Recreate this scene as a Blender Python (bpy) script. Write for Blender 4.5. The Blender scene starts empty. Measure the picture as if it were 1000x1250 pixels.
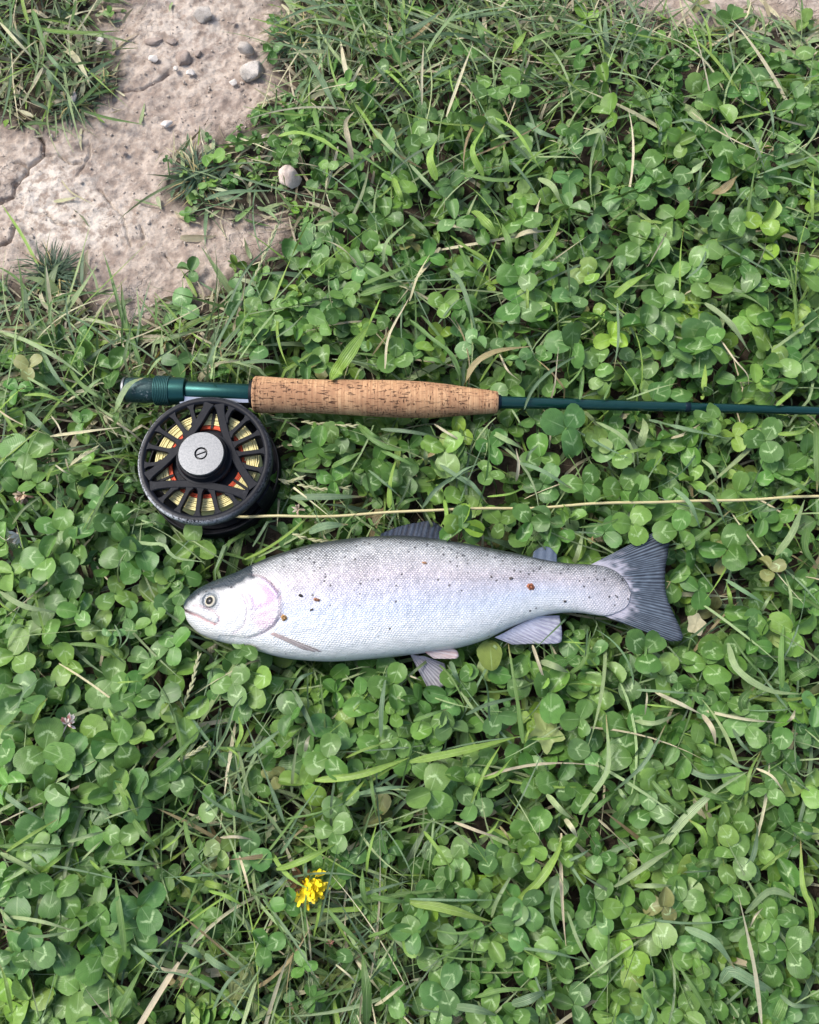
import bpy, math, random
import numpy as np
from mathutils import Vector, Matrix, Euler

# ------------------------------------------------------------------ camera, sky, sun, exposure
scene = bpy.context.scene
COL = scene.collection
F_PX = 1072.0                      # focal length in photo pixels (photo is 1000 x 1250)
PITCH = math.radians(15.0)         # tilt away from straight down
DIST = 0.590                       # metres to the mid point of the picture
FWD = np.array([0.0, math.sin(PITCH), -math.cos(PITCH)])
UPV = np.array([0.0, math.cos(PITCH), math.sin(PITCH)])
RGT = np.array([1.0, 0.0, 0.0])
CAM = np.array([0.0, 0.0, 0.035]) - DIST * FWD

cam_data = bpy.data.cameras.new('camera')
cam = bpy.data.objects.new('camera', cam_data)
COL.objects.link(cam)
cam.location = CAM
cam.rotation_euler = (PITCH, 0, 0)
cam_data.sensor_fit = 'HORIZONTAL'
cam_data.sensor_width = 36.0
cam_data.lens = 36.0 * F_PX / 1000.0
cam_data.clip_start = 0.01
cam_data.clip_end = 100
scene.camera = cam

SUN_EL, SUN_AZ = math.radians(54), math.radians(-62)   # azimuth from +Y towards +X
world = bpy.data.worlds.new('World')
scene.world = world
world.use_nodes = True
wn = world.node_tree
sky = wn.nodes.new('ShaderNodeTexSky')
sky.sky_type = 'NISHITA'
sky.sun_disc = False
sky.sun_elevation = SUN_EL
sky.sun_rotation = SUN_AZ
sky.air_density = 1.0
sky.dust_density = 3.0
sky.ozone_density = 0.6
wn.links.new(sky.outputs[0], wn.nodes['Background'].inputs[0])
wn.nodes['Background'].inputs[1].default_value = 0.12
sun_data = bpy.data.lights.new('sun', 'SUN')
sun_data.energy = 1.5
sun_data.angle = math.radians(20)
sun_data.color = (1.0, 0.98, 0.95)
sun = bpy.data.objects.new('sun', sun_data)
COL.objects.link(sun)
sdir = Vector((math.sin(SUN_AZ) * math.cos(SUN_EL), math.cos(SUN_AZ) * math.cos(SUN_EL), math.sin(SUN_EL)))
sun.rotation_euler = (-sdir).to_track_quat('-Z', 'Y').to_euler()
sun.location = sdir * 5
scene.view_settings.view_transform = 'Standard'
scene.view_settings.look = 'None'
scene.view_settings.gamma = 1.0
scene.view_settings.use_curve_mapping = False
scene.view_settings.exposure = 1.18
scene.cycles.use_denoising = True
scene.cycles.max_bounces = 8
scene.cycles.transparent_max_bounces = 6

# ------------------------------------------------------------------ helpers
rng = np.random.default_rng(11)
PI = math.pi

def P(px, py, z):
    """photo pixel -> world point on the horizontal plane at height z"""
    d = FWD + RGT * (px - 500.0) / F_PX - UPV * (py - 625.0) / F_PX
    t = (z - CAM[2]) / d[2]
    return CAM + d * t

def PV(px, py, z):
    px, py, z = np.broadcast_arrays(np.asarray(px, float), np.asarray(py, float), np.asarray(z, float))
    d = FWD + RGT * ((px - 500.0) / F_PX)[..., None] - UPV * ((py - 625.0) / F_PX)[..., None]
    t = (z - CAM[2]) / d[..., 2]
    return CAM + d * t[..., None]

def pix(w):
    """world points (n,3) -> photo pixels"""
    v = np.asarray(w) - CAM
    d = v @ FWD
    return 500 + F_PX * (v @ RGT) / d, 625 - F_PX * (v @ UPV) / d

def mpp(px, py, z=0.035):
    """metres per photo pixel at that place"""
    return float((P(px, py, z) - CAM) @ FWD) / F_PX

def mesh(name, V, faces, attrs=None, smooth=True):
    """faces: list of int arrays, each (n,3) or (n,4)"""
    me = bpy.data.meshes.new(name)
    V = np.asarray(V, dtype=np.float32)
    if not isinstance(faces, (list, tuple)):
        faces = [faces]
    faces = [np.asarray(f, dtype=np.int32) for f in faces if len(f)]
    me.vertices.add(len(V)); me.vertices.foreach_set('co', V.ravel())
    nl = sum(f.size for f in faces); nf = sum(len(f) for f in faces)
    me.loops.add(nl); me.loops.foreach_set('vertex_index', np.concatenate([f.ravel() for f in faces]))
    starts, tot, o = [], [], 0
    for f in faces:
        k = f.shape[1]; starts.append(o + np.arange(len(f)) * k); tot.append(np.full(len(f), k)); o += f.size
    me.polygons.add(nf)
    me.polygons.foreach_set('loop_start', np.concatenate(starts).astype(np.int32))
    me.polygons.foreach_set('loop_total', np.concatenate(tot).astype(np.int32))
    me.polygons.foreach_set('use_smooth', np.full(nf, smooth))
    for k, (typ, arr) in (attrs or {}).items():
        a = me.attributes.new(k, typ, 'POINT')
        arr = np.asarray(arr, dtype=np.float32)
        key = {'FLOAT': 'value', 'FLOAT_VECTOR': 'vector', 'FLOAT_COLOR': 'color'}[typ]
        if typ == 'FLOAT_COLOR' and arr.shape[1] == 3:
            arr = np.concatenate([arr, np.ones((len(arr), 1), np.float32)], 1)
        a.data.foreach_set(key, arr.ravel())
    me.update(calc_edges=True)
    return me

def obj(name, me, mat=None, parent=None, loc=None):
    o = bpy.data.objects.new(name, me)
    COL.objects.link(o)
    if mat is not None and len(me.materials) == 0:
        me.materials.append(mat)
    if parent is not None:
        o.parent = parent
        if loc is None:
            o.location = -np.array(parent.location)      # mesh given in world coordinates
    if loc is not None:
        o.location = loc
    return o

def tag(o, label, cat, group=None, kind=None):
    o['label'] = label
    if cat: o['category'] = cat
    if group: o['group'] = group
    if kind: o['kind'] = kind
    return o

def thing(name, label, cat, loc=(0, 0, 0), group=None):
    o = bpy.data.objects.new(name, None)
    o.empty_display_size = 0.01
    COL.objects.link(o); o.location = loc
    return tag(o, label, cat, group)

def grid_faces(nr, nc, wrap=False, off=0):
    r = np.arange(nr - 1)[:, None]; c = np.arange(nc if wrap else nc - 1)[None, :]
    c2 = (c + 1) % nc
    a = r * nc + c; b = r * nc + c2; d = (r + 1) * nc + c; e = (r + 1) * nc + c2
    return np.stack([a, b, e, d], -1).reshape(-1, 4) + off

def smooth_curve(pts, n):
    """Catmull-Rom through the points, n samples"""
    p = np.asarray(pts, float)
    if len(p) == 2:
        return p[0] + (p[1] - p[0]) * np.linspace(0, 1, n)[:, None]
    e = np.vstack([2 * p[0] - p[1], p, 2 * p[-1] - p[-2]])
    seg = np.linalg.norm(np.diff(p, axis=0), axis=1); cum = np.concatenate([[0], np.cumsum(seg)])
    t = np.linspace(0, cum[-1], n)
    i = np.clip(np.searchsorted(cum, t, side='right') - 1, 0, len(p) - 2)
    u = ((t - cum[i]) / np.maximum(seg[i], 1e-9))[:, None]
    a, b, c, d = e[i], e[i + 1], e[i + 2], e[i + 3]
    return 0.5 * (2 * b + (c - a) * u + (2 * a - 5 * b + 4 * c - d) * u ** 2 + (3 * b - a - 3 * c + d) * u ** 3)

def frames(C):
    T = np.gradient(C, axis=0); T /= np.linalg.norm(T, axis=1)[:, None] + 1e-12
    S = np.cross(T, [0, 0, 1.0]); n = np.linalg.norm(S, axis=1)
    S[n < 1e-3] = [1, 0, 0]; S /= np.linalg.norm(S, axis=1)[:, None]
    return T, S, np.cross(S, T)

def tube(C, R, k=8, cap=True):
    """swept tube: returns verts, faces"""
    C = np.asarray(C, float); n = len(C)
    R = np.broadcast_to(np.asarray(R, float), (n,))
    T, S, U = frames(C)
    a = np.linspace(0, 2 * PI, k, endpoint=False)
    V = C[:, None] + R[:, None, None] * (np.cos(a)[None, :, None] * S[:, None] + np.sin(a)[None, :, None] * U[:, None])
    V = V.reshape(-1, 3); fs = [grid_faces(n, k, True)]
    if cap:
        V = np.vstack([V, C[0], C[-1]]); i0 = n * k
        j = np.arange(k); j2 = (j + 1) % k
        fs.append(np.stack([j2, j, np.full(k, i0)], 1))
        fs.append(np.stack([j + (n - 1) * k, j2 + (n - 1) * k, np.full(k, i0 + 1)], 1))
    return V, fs

def join(parts):
    """[(V, [faces]), ...] -> V, faces"""
    Vs, fs, o = [], [], 0
    for V, f in parts:
        Vs.append(V)
        for x in (f if isinstance(f, list) else [f]):
            fs.append(np.asarray(x) + o)
        o += len(V)
    q = [f for f in fs if f.shape[1] == 4]; t = [f for f in fs if f.shape[1] == 3]
    out = []
    if q: out.append(np.concatenate(q))
    if t: out.append(np.concatenate(t))
    return np.concatenate(Vs), out

def lathe(profile, k=48, z_axis=True):
    """profile [(r, z)...] turned about z; closed at the ends if r == 0"""
    pr = np.asarray(profile, float); n = len(pr)
    a = np.linspace(0, 2 * PI, k, endpoint=False)
    V = np.stack([pr[:, 0:1] * np.cos(a), pr[:, 0:1] * np.sin(a), np.repeat(pr[:, 1:2], k, 1)], -1).reshape(-1, 3)
    return V, [grid_faces(n, k, True)[:, ::-1]]

class Noise2:
    def __init__(self, seed):
        self.g = np.random.default_rng(seed).random((256, 256))
    def __call__(self, x, y):
        xi = np.floor(x).astype(int); yi = np.floor(y).astype(int)
        fx = x - xi; fy = y - yi
        fx = fx * fx * (3 - 2 * fx); fy = fy * fy * (3 - 2 * fy)
        g = self.g; a = g[xi & 255, yi & 255]; b = g[(xi + 1) & 255, yi & 255]
        c = g[xi & 255, (yi + 1) & 255]; d = g[(xi + 1) & 255, (yi + 1) & 255]
        return (a * (1 - fx) + b * fx) * (1 - fy) + (c * (1 - fx) + d * fx) * fy
    def fbm(self, x, y, o=4):
        s = 0; amp = 0.5
        for k in range(o):
            s = s + amp * (self(x * 2 ** k + 17.3 * k, y * 2 ** k + 5.1 * k) - 0.5); amp *= 0.5
        return s
NZ = Noise2(3)

def poly_dist(px, py, poly, closed=True):
    """signed distance (negative inside) for a closed polygon, plain distance for a line"""
    px = np.asarray(px, float); py = np.asarray(py, float)
    p = np.asarray(poly, float); m = len(p)
    best = np.full(px.shape, 1e9); inside = np.zeros(px.shape, bool)
    for i in range(m if closed else m - 1):
        a = p[i]; b = p[(i + 1) % m]; ab = b - a
        t = np.clip(((px - a[0]) * ab[0] + (py - a[1]) * ab[1]) / max(ab @ ab, 1e-9), 0, 1)
        best = np.minimum(best, np.hypot(px - a[0] - t * ab[0], py - a[1] - t * ab[1]))
        if closed:
            cond = (a[1] > py) != (b[1] > py)
            with np.errstate(divide='ignore', invalid='ignore'):
                xx = a[0] + (py - a[1]) * ab[0] / (ab[1] if ab[1] != 0 else 1e-9)
            inside ^= cond & (px < xx)
    return np.where(inside, -best, best) if closed else best

def sstep(a, b, x):
    t = np.clip((x - a) / (b - a), 0, 1)
    return t * t * (3 - 2 * t)

# ------------------------------------------------------------------ node helpers
class NT:
    def __init__(self, name):
        self.m = bpy.data.materials.new(name); self.m.use_nodes = True
        self.t = self.m.node_tree; self.b = self.t.nodes['Principled BSDF']
    def node(self, typ, **kw):
        n = self.t.nodes.new(typ)
        for k, v in kw.items(): setattr(n, k, v)
        return n
    def link(self, a, b):
        if isinstance(a, (int, float)): b.default_value = a
        elif isinstance(a, tuple): b.default_value = a if len(a) == 4 else (*a, 1)
        else: self.t.links.new(a, b)
    def math(self, op, a, b=0.0, c=0.0, clamp=False):
        n = self.node('ShaderNodeMath', operation=op, use_clamp=clamp)
        for i, v in enumerate((a, b, c)): self.link(v, n.inputs[i])
        return n.outputs[0]
    def ss(self, a, b, x):
        n = self.node('ShaderNodeMapRange', interpolation_type='SMOOTHSTEP')
        self.link(x, n.inputs[0]); n.inputs[1].default_value = a; n.inputs[2].default_value = b
        return n.outputs[0]
    def mix(self, f, a, b, mode='MIX'):
        n = self.node('ShaderNodeMix', data_type='RGBA', blend_type=mode)
        self.link(f, n.inputs[0]); self.link(a, n.inputs[6]); self.link(b, n.inputs[7])
        return n.outputs[2]
    def attr(self, name):
        return self.node('ShaderNodeAttribute', attribute_name=name)
    def noise(self, scale, vec=None, detail=3, rough=0.5):
        n = self.node('ShaderNodeTexNoise'); n.inputs['Scale'].default_value = scale
        n.inputs['Detail'].default_value = detail; n.inputs['Roughness'].default_value = rough
        if vec is not None: self.link(vec, n.inputs['Vector'])
        return n
    def voro(self, scale, vec=None, feature='F1'):
        n = self.node('ShaderNodeTexVoronoi', feature=feature); n.inputs['Scale'].default_value = scale
        if vec is not None: self.link(vec, n.inputs['Vector'])
        return n
    def pos(self):
        return self.node('ShaderNodeNewGeometry').outputs['Position']
    def objco(self):
        return self.node('ShaderNodeTexCoord').outputs['Object']
    def sep(self, v):
        n = self.node('ShaderNodeSeparateXYZ'); self.link(v, n.inputs[0]); return n.outputs
    def comb(self, x, y, z=0.0):
        n = self.node('ShaderNodeCombineXYZ')
        for i, v in enumerate((x, y, z)): self.link(v, n.inputs[i])
        return n.outputs[0]
    def bump(self, h, strength=0.5, dist=0.001, normal=None):
        n = self.node('ShaderNodeBump'); n.inputs['Strength'].default_value = strength
        n.inputs['Distance'].default_value = dist; self.link(h, n.inputs['Height'])
        if normal is not None: self.link(normal, n.inputs['Normal'])
        return n.outputs[0]
    def set(self, **kw):
        for k, v in kw.items():
            self.link(v, self.b.inputs[k.replace('_', ' ')])
        return self

def plain(name, col, rough=0.5, metal=0.0, var=0.12, scale=300.0, bump=0.0, spec=0.5):
    n = NT(name)
    nz = n.noise(scale, n.objco(), 4, 0.6).outputs[0]
    k = n.math('MULTIPLY_ADD', nz, 2 * var, 1 - var)
    c = n.mix(1.0, (*col, 1), n.comb(k, k, k), 'MULTIPLY')
    n.set(Base_Color=c, Metallic=metal, Specular_IOR_Level=spec)
    n.set(Roughness=n.math('MULTIPLY_ADD', nz, 0.2, rough - 0.1))
    if bump: n.set(Normal=n.bump(nz, bump, 0.0006))
    return n.m

def plant_material(name, chevron, rough=0.42, trans=0.13):
    """leaf colour comes from the per-leaf attribute 'col'; 'luv' = (along, across, chance)"""
    n = NT(name)
    col = n.attr('col').outputs['Color']
    s, t, h = n.sep(n.attr('luv').outputs['Vector'])
    at = n.math('ABSOLUTE', t)
    p = n.pos()
    mott = n.noise(260, p, 4, 0.6).outputs[0]
    k = n.math('MULTIPLY_ADD', mott, 0.7, 0.65)
    c = n.mix(1.0, col, n.comb(k, k, k), 'MULTIPLY')
    if chevron:
        jag = n.noise(520, p, 2, 0.7).outputs[0]
        ve = n.math('SINE', n.math('MULTIPLY', n.math('SUBTRACT', s, n.math('MULTIPLY', at, 0.55)), 62.0))
        s0 = n.math('ADD', n.math('MULTIPLY_ADD', at, -0.30, 0.50), n.math('MULTIPLY', jag, 0.16))
        d = n.math('ABSOLUTE', n.math('SUBTRACT', s, s0))
        m = n.math('SUBTRACT', 1.0, n.ss(0.012, 0.080, d))
        m = n.math('MULTIPLY', m, n.math('SUBTRACT', 1.0, n.ss(0.45, 0.85, at)))
        m = n.math('MULTIPLY', m, n.ss(0.28, 0.90, h))
        m = n.math('MULTIPLY', m, n.ss(0.25, 0.55, n.noise(900, p, 2).outputs[0]))
        rib = n.math('MULTIPLY', n.math('SUBTRACT', 1.0, n.ss(0.02, 0.07, at)), n.math('SUBTRACT', 1.0, n.ss(0.35, 0.9, s)))
        m2 = n.math('MAXIMUM', n.math('MULTIPLY', m, 0.74), n.math('MULTIPLY', rib, 0.28))
        c = n.mix(n.math('MULTIPLY', n.ss(0.2, 1.0, ve), 0.05), c, (0.20, 0.34, 0.12, 1))
        c = n.mix(m2, c, (0.38, 0.52, 0.25, 1))
        bump = n.bump(n.math('ADD', n.math('MULTIPLY', ve, 0.10), mott), 0.35, 0.0006)
    else:
        ve = n.math('SINE', n.math('MULTIPLY', t, 19.0))
        rib = n.math('SUBTRACT', 1.0, n.ss(0.03, 0.16, at))
        c = n.mix(n.math('MULTIPLY', n.ss(0.0, 1.0, ve), 0.13), c, (0.34, 0.42, 0.22, 1))
        c = n.mix(n.math('MULTIPLY', rib, 0.18), c, (0.40, 0.48, 0.26, 1))
        bump = n.bump(n.math('ADD', ve, n.math('MULTIPLY', rib, -1.5)), 0.4, 0.0004)
    n.set(Base_Color=c, Roughness=n.math('MULTIPLY_ADD', mott, 0.25, rough - 0.13), Specular_IOR_Level=0.34, Normal=bump)
    tr = n.node('ShaderNodeBsdfTranslucent')
    n.link(n.mix(1.0, c, (1.35, 1.25, 0.45, 1), 'MULTIPLY'), tr.inputs[0])
    mx = n.node('ShaderNodeMixShader'); mx.inputs[0].default_value = trans
    n.t.links.new(n.b.outputs[0], mx.inputs[1]); n.t.links.new(tr.outputs[0], mx.inputs[2])
    n.t.links.new(mx.outputs[0], n.t.nodes['Material Output'].inputs[0])
    return n.m

M_CLOVER = plant_material('clover leaf', True)
M_GRASS = plant_material('grass blade', False, 0.40, 0.14)
# ------------------------------------------------------------------ layout of the place
TOP = [(225,739),(228,732),(234,726),(243,719),(258,712),(276,705),(292,699),(309,691),(325,684),(342,678),(375,668),(408,662),(441,658),
       (474,656),(500,656),(530,659),(562,664),(594,670),(626,676),(658,683),(690,688),(728,690),(745,694),(758,702),(766,712),(770,724)]
BOT = [(225,740),(227,751),(231,761),(243,773),(258,780),(276,785),(309,793),(342,802),(375,806),(408,807),(441,805),(474,802),(500,799),
       (530,795),(562,790),(594,780),(626,765),(658,753),(684,748),(709,748),(738,752),(750,749),(762,743),(768,735),(770,724)]
FISH_POLY = TOP + [(812,646),(815,680),(808,710),(834,780),(754,760)] + BOT[::-1]
ROD_AXIS = [(152,476),(228,477.5),(310,481.5),(444,485.7),(608,491),(800,496),(1000,501.5),(1300,510)]
REEL_PX = (250.7, 561.0); REEL_RPX = 82.7

DIRT1 = [(-250,170),(0,152),(60,158),(110,145),(150,95),(132,30),(150,-120),(345,-120),(348,20),(322,60),(332,112),(300,150),(255,168),(205,200),
         (198,240),(235,272),(300,268),(340,255),(345,290),(300,312),(255,348),(215,372),(170,386),(140,382),(112,348),(90,335),(30,330),(0,345),(-250,365)]
DIRT2 = [(748,-140),(760,0),(800,20),(850,28),(900,22),(960,28),(1200,10),(1200,-140)]

def dirt_dist(px, py):
    """pixels from the bare soil, negative on it"""
    w = 34 * NZ.fbm(np.asarray(px) / 42.0 + 50, np.asarray(py) / 42.0 + 50, 3)
    return np.minimum(poly_dist(px, py, DIRT1), poly_dist(px, py, DIRT2)) + w

def obstacle(px, py):
    """pixels from trout, rod and reel, negative under them"""
    px = np.asarray(px, float); py = np.asarray(py, float)
    a = poly_dist(px, py, FISH_POLY)
    r = np.interp(px, [150, 310, 500, 608, 1000], [17, 22, 22, 8, 5])
    b = poly_dist(px, py, ROD_AXIS, False) - r
    c = np.hypot((px - 258) / 1.0, (py - 570) / 0.93) - 90
    return np.minimum(np.minimum(a, b), c)

def blob(px, py, cx, cy, rx, ry):
    return np.exp(-((px - cx) / rx) ** 2 - ((py - cy) / ry) ** 2)

def densities(px, py):
    """clover and grass cover, 0..1"""
    c = np.ones_like(px, float); g = np.full_like(px, 0.27, float)
    top = sstep(230, 60, py) * sstep(330, 400, px) * sstep(800, 640, px)
    top2 = sstep(110, 10, py) * sstep(600, 700, px)
    left = sstep(330, 200, px) * sstep(330, 370, py) * sstep(640, 520, py)
    thin = np.clip(blob(px, py, 330, 1010, 110, 100) + blob(px, py, 400, 1170, 130, 110), 0, 1)
    corner = sstep(165, 110, px) * sstep(175, 130, py)
    edge = sstep(75, 10, dirt_dist(px, py))
    c *= (1 - 0.88 * top) * (1 - 0.75 * top2) * (1 - 0.65 * left) * (1 - 0.93 * thin) * (1 - corner) * (1 - 0.62 * edge)
    g *= 1 - .9 * blob(px, py, 376, 1080, 34, 34); g += 0.75 * top + 0.5 * top2 + 0.6 * left + 0.7 * thin * (1 - .95 * blob(px, py, 376, 1080, 34, 34)) + 0.55 * corner + 0.30 * edge
    bare = sstep(6, -8, dirt_dist(px, py)) * (1 - corner)
    return c * (1 - bare), g * (1 - 0.985 * bare)

def canopy(px, py):
    """height of the plant cover in metres"""
    d = dirt_dist(px, py)
    h = 0.004 + 0.034 * sstep(-5, 110, d)
    return h

# ------------------------------------------------------------------ ground
def axis(dense, step, mid, mstep, far):
    a = np.arange(dense[0], dense[1], step)
    l = np.arange(mid[0], dense[0], mstep); r = np.arange(dense[1], mid[1], mstep)
    fl = -np.geomspace(-mid[0], -far[0], 14)[1:][::-1]; fr = np.geomspace(mid[1], far[1], 14)[1:]
    return np.concatenate([fl, l, a, r, fr])
gx = axis((-0.40, -0.09), 0.0011, (-1.0, 1.0), 0.008, (-6, 6))
gy = axis((0.15, 0.47), 0.0011, (-0.9, 1.3), 0.008, (-6, 6))
GX, GY = np.meshgrid(gx, gy)
pts = np.stack([GX.ravel(), GY.ravel(), np.zeros(GX.size)], 1)
gpx, gpy = pix(pts)
behind = ((pts - CAM) @ FWD) < 0.2
gpx = np.where(behind, 500, gpx); gpy = np.where(behind, 3000, gpy)
gpx = np.clip(gpx, -1500, 2500); gpy = np.clip(gpy, -900, 3000)
dd = dirt_dist(gpx, gpy)
bare = sstep(22, -14, dd)
relief = 0.010 * NZ.fbm(pts[:, 0] * 14, pts[:, 1] * 14, 3) + 0.0048 * NZ.fbm(pts[:, 0] * 70 + 9, pts[:, 1] * 70, 3) + 0.0030 * NZ.fbm(pts[:, 0] * 230, pts[:, 1] * 230 + 4, 2) + 0.0016 * NZ.fbm(pts[:, 0] * 430 + 2, pts[:, 1] * 430, 1)
CRACKS = [[(48,160),(54,175),(54,192),(35,205),(32,215),(18,228),(16,240),(0,246),(-30,250)], [(54,192),(72,192),(85,200),(100,199)], [(35,205),(25,200),(17,200)],
          [(17,275),(12,295),(0,299),(-40,302)], [(32,260),(57,260),(70,272),(92,275)], [(150,112),(175,110),(205,92)], [(172,275),(175,290)], [(200,310),(210,325)],
          [(108,172),(110,190),(96,215)], [(120,230),(150,262),(160,300)]]
crack = np.zeros(len(pts))
for i, c in enumerate(CRACKS):
    wob = 5 * NZ.fbm(gpx / 12 + i, gpy / 12, 3)
    w = (1.5, 1.25, 1.2, 1.4, 1.2, 1.2, 1.1, 1.1, 1.1, 1.1)[i]
    dl = poly_dist(gpx + wob, gpy - wob, c, False)
    crack = np.maximum(crack, np.exp(-(dl / w) ** 2) * (1, .7, .7, .9, .6, .6, .5, .5, .45, .45)[i])
pts[:, 2] = relief - 0.0075 * np.clip(crack, 0, 1) * bare
pale = np.clip(1.6 * blob(gpx, gpy, 60, 245, 45, 45) + 0.8 * blob(gpx, gpy, 120, 270, 60, 40) + 0.6 * blob(gpx, gpy, 230, 40, 60, 60), 0, 1)
gme = mesh('ground', pts, grid_faces(len(gy), len(gx)), {'bare': ('FLOAT', bare), 'pale': ('FLOAT', pale), 'turf': ('FLOAT', sstep(.75, 1.15, np.hypot(pts[:, 0], pts[:, 1] - .1)) * (1 - bare))})
n = NT('soil')
p = n.pos()
big = n.noise(18, p, 5, 0.6).outputs[0]; fine = n.noise(420, p, 5, 0.7).outputs[0]; mid = n.noise(95, p, 5, 0.65).outputs[0]
dry = n.mix(n.ss(0.35, 0.68, mid), (0.27, 0.212, 0.168, 1), (0.47, 0.390, 0.318, 1))
dry = n.mix(n.math('MULTIPLY', n.attr('pale').outputs['Fac'], n.ss(0.38, 0.58, mid)), dry, (0.58, 0.51, 0.43, 1))
dry = n.mix(n.math('MULTIPLY', n.ss(0.45, 0.7, big), 0.45), dry, (0.20, 0.145, 0.120, 1))
wet = n.mix(n.ss(0.4, 0.65, mid), (0.035, 0.028, 0.020, 1), (0.085, 0.066, 0.046, 1))
wet = n.mix(n.attr('turf').outputs['Fac'], wet, n.mix(n.ss(.35, .65, mid), (.035, .075, .020, 1), (.085, .150, .040, 1)))
c = n.mix(n.attr('bare').outputs['Fac'], wet, dry)
k = n.math('MULTIPLY_ADD', fine, 0.7, 0.65)
c = n.mix(1.0, c, n.comb(k, k, k), 'MULTIPLY')
hair = n.voro(75, n.mix(0.04, p, n.noise(60, p, 2).outputs['Color']), 'DISTANCE_TO_EDGE').outputs['Distance']
hm = n.math('MULTIPLY', n.math('SUBTRACT', 1.0, n.ss(0.0, 0.035, hair)), n.ss(0.5, 0.62, n.noise(12, p, 2).outputs[0]))
h = n.math('ADD', n.math('MULTIPLY', fine, 0.6), n.math('ADD', mid, n.math('MULTIPLY', hm, -0.7)))
n.set(Base_Color=c, Roughness=0.95, Specular_IOR_Level=0.15, Normal=n.bump(h, 0.8, 0.0022))
ground = obj('ground', gme, n.m)
ground['kind'] = 'structure'; ground['label'] = 'bare cracked pinkish soil with dark earth under the clover'
M_SOIL = n.m

# ------------------------------------------------------------------ trout
ZC = 0.042
nx_head, nx_body = 120, 150
xs = np.concatenate([225 + 120 * (np.linspace(0, 1, nx_head, endpoint=False) ** 1.25), np.linspace(345, 769.6, nx_body - 14)[:-1], np.linspace(765, 769.98, 15)])
xs = np.unique(xs)
def prof(tab, x):
    tab = np.asarray(tab, float); dense = smooth_curve(tab, 900)
    o = np.maximum.accumulate(dense[:, 0])
    return np.interp(x, o, dense[:, 1])
yt = prof(TOP, xs); yb = prof(BOT, xs)
yt = np.minimum(yt, yb - 0.4)
th = np.interp(xs, [225, 227, 232, 243, 258, 276, 309, 342, 400, 480, 560, 620, 680, 715, 735, 752, 766, 770],
               [.0025, .0045, .0068, .0100, .0130, .0155, .0195, .0225, .0250, .0250, .0215, .0165, .0110, .0078, .0048, .0018, .0005, .0003])
kern = np.ones(9) / 9
th = np.concatenate([th[:4], np.convolve(th, kern, 'same')[4:-18], th[-18:]])
NA = 168
ang = np.linspace(0, 2 * PI, NA, endpoint=False)
ca, sa = np.cos(ang), np.sin(ang)
cy = np.sign(ca) * np.abs(ca) ** 0.86; cz = np.sign(sa) * np.abs(sa) ** 0.70
yc = (yt + yb) / 2; hy = (yb - yt) / 2
FX = np.repeat(xs[:, None], NA, 1)
FY = yc[:, None] - hy[:, None] * cy[None, :]
DZ = th[:, None] * cz[None, :]
upper = DZ > 0
def plan(pts_):
    """pixel on the trout's visible side -> place in the plan of the body (its mid plane)"""
    out = []
    for px_, py_ in pts_:
        w_ = P(px_, py_, ZC + .85 * float(np.interp(px_, xs, th))); w_[2] = ZC
        a_, b_ = pix(w_[None]); out.append((float(a_[0]), float(b_[0])))
    return out
OPERC = [(309,702),(321,705),(331,712),(340,723),(344.5,738),(343,751),(335,764),(322,772),(302,778),(268,775)]
PREOP = [(296,722),(300,732),(303,742),(302,755),(297,766),(285,773)]
SUBOP = [(305,748),(319,745),(332,739),(342,732)]
MOUTH = [(224.5,744.5),(234,749),(244,753),(254,758.5),(263,762)]
MAXIL = [(236,740),(245,740.5),(254,743),(263,748),(268.5,754),(268,760),(262,763)]
EYE = (257.0, 734.0)
OPERC, PREOP, SUBOP, MOUTH, MAXIL = map(plan, (OPERC, PREOP, SUBOP, MOUTH, MAXIL))
EYE_PIX = EYE; EYE = plan([EYE])[0]
HEADPOLY = OPERC + [(262,790),(215,790),(215,700),(309,680)]
op_d = poly_dist(FX, FY, smooth_curve(OPERC, 40), False)
op_in = poly_dist(FX, FY, HEADPOLY) < 0
pre_d = poly_dist(FX, FY, smooth_curve(PREOP, 20), False)
sub_d = poly_dist(FX, FY, smooth_curve(SUBOP, 14), False)
mo_d = poly_dist(FX, FY, smooth_curve(MOUTH, 16), False)
mx_d = poly_dist(FX, FY, smooth_curve(MAXIL, 24), False)
eye_d = np.hypot(FX - EYE[0], (FY - EYE[1]) * 1.05)
opw = sstep(296, 330, FX)
rel = -0.0007 * opw * np.exp(-(op_d / 1.5) ** 2) + np.where(op_in, 0.0012 * np.exp(-(op_d / 11) ** 2), 0)
rel += -0.0004 * np.exp(-(pre_d / 1.3) ** 2) + 0.0004 * np.exp(-((pre_d - 4) / 4) ** 2) * (FX > 300)
rel += -0.0003 * np.exp(-(sub_d / 1.0) ** 2)
rel += -0.0016 * np.exp(-(mo_d / 1.3) ** 2) - 0.0006 * np.exp(-(mx_d / 1.0) ** 2)
inmax = poly_dist(FX, FY, MAXIL + [(254,759),(244,753),(234,749)]) 
rel += 0.0007 * sstep(1, -3, inmax)
rel += -0.0012 * sstep(10.5, 7.5, eye_d) + 0.0005 * np.exp(-((eye_d - 11) / 1.6) ** 2)
rel += 0.0004 * NZ.fbm(FX / 9, FY / 9, 3) * sstep(345, 300, FX)
rel += 0.0010 * NZ.fbm(FX / 45 + 3, FY / 40, 2)
DZ = DZ + np.where(upper, rel * np.clip(cz, 0, 1)[None, :] ** 0.5, 0)
FV = PV(FX, FY, ZC); FV[..., 2] += DZ
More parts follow.
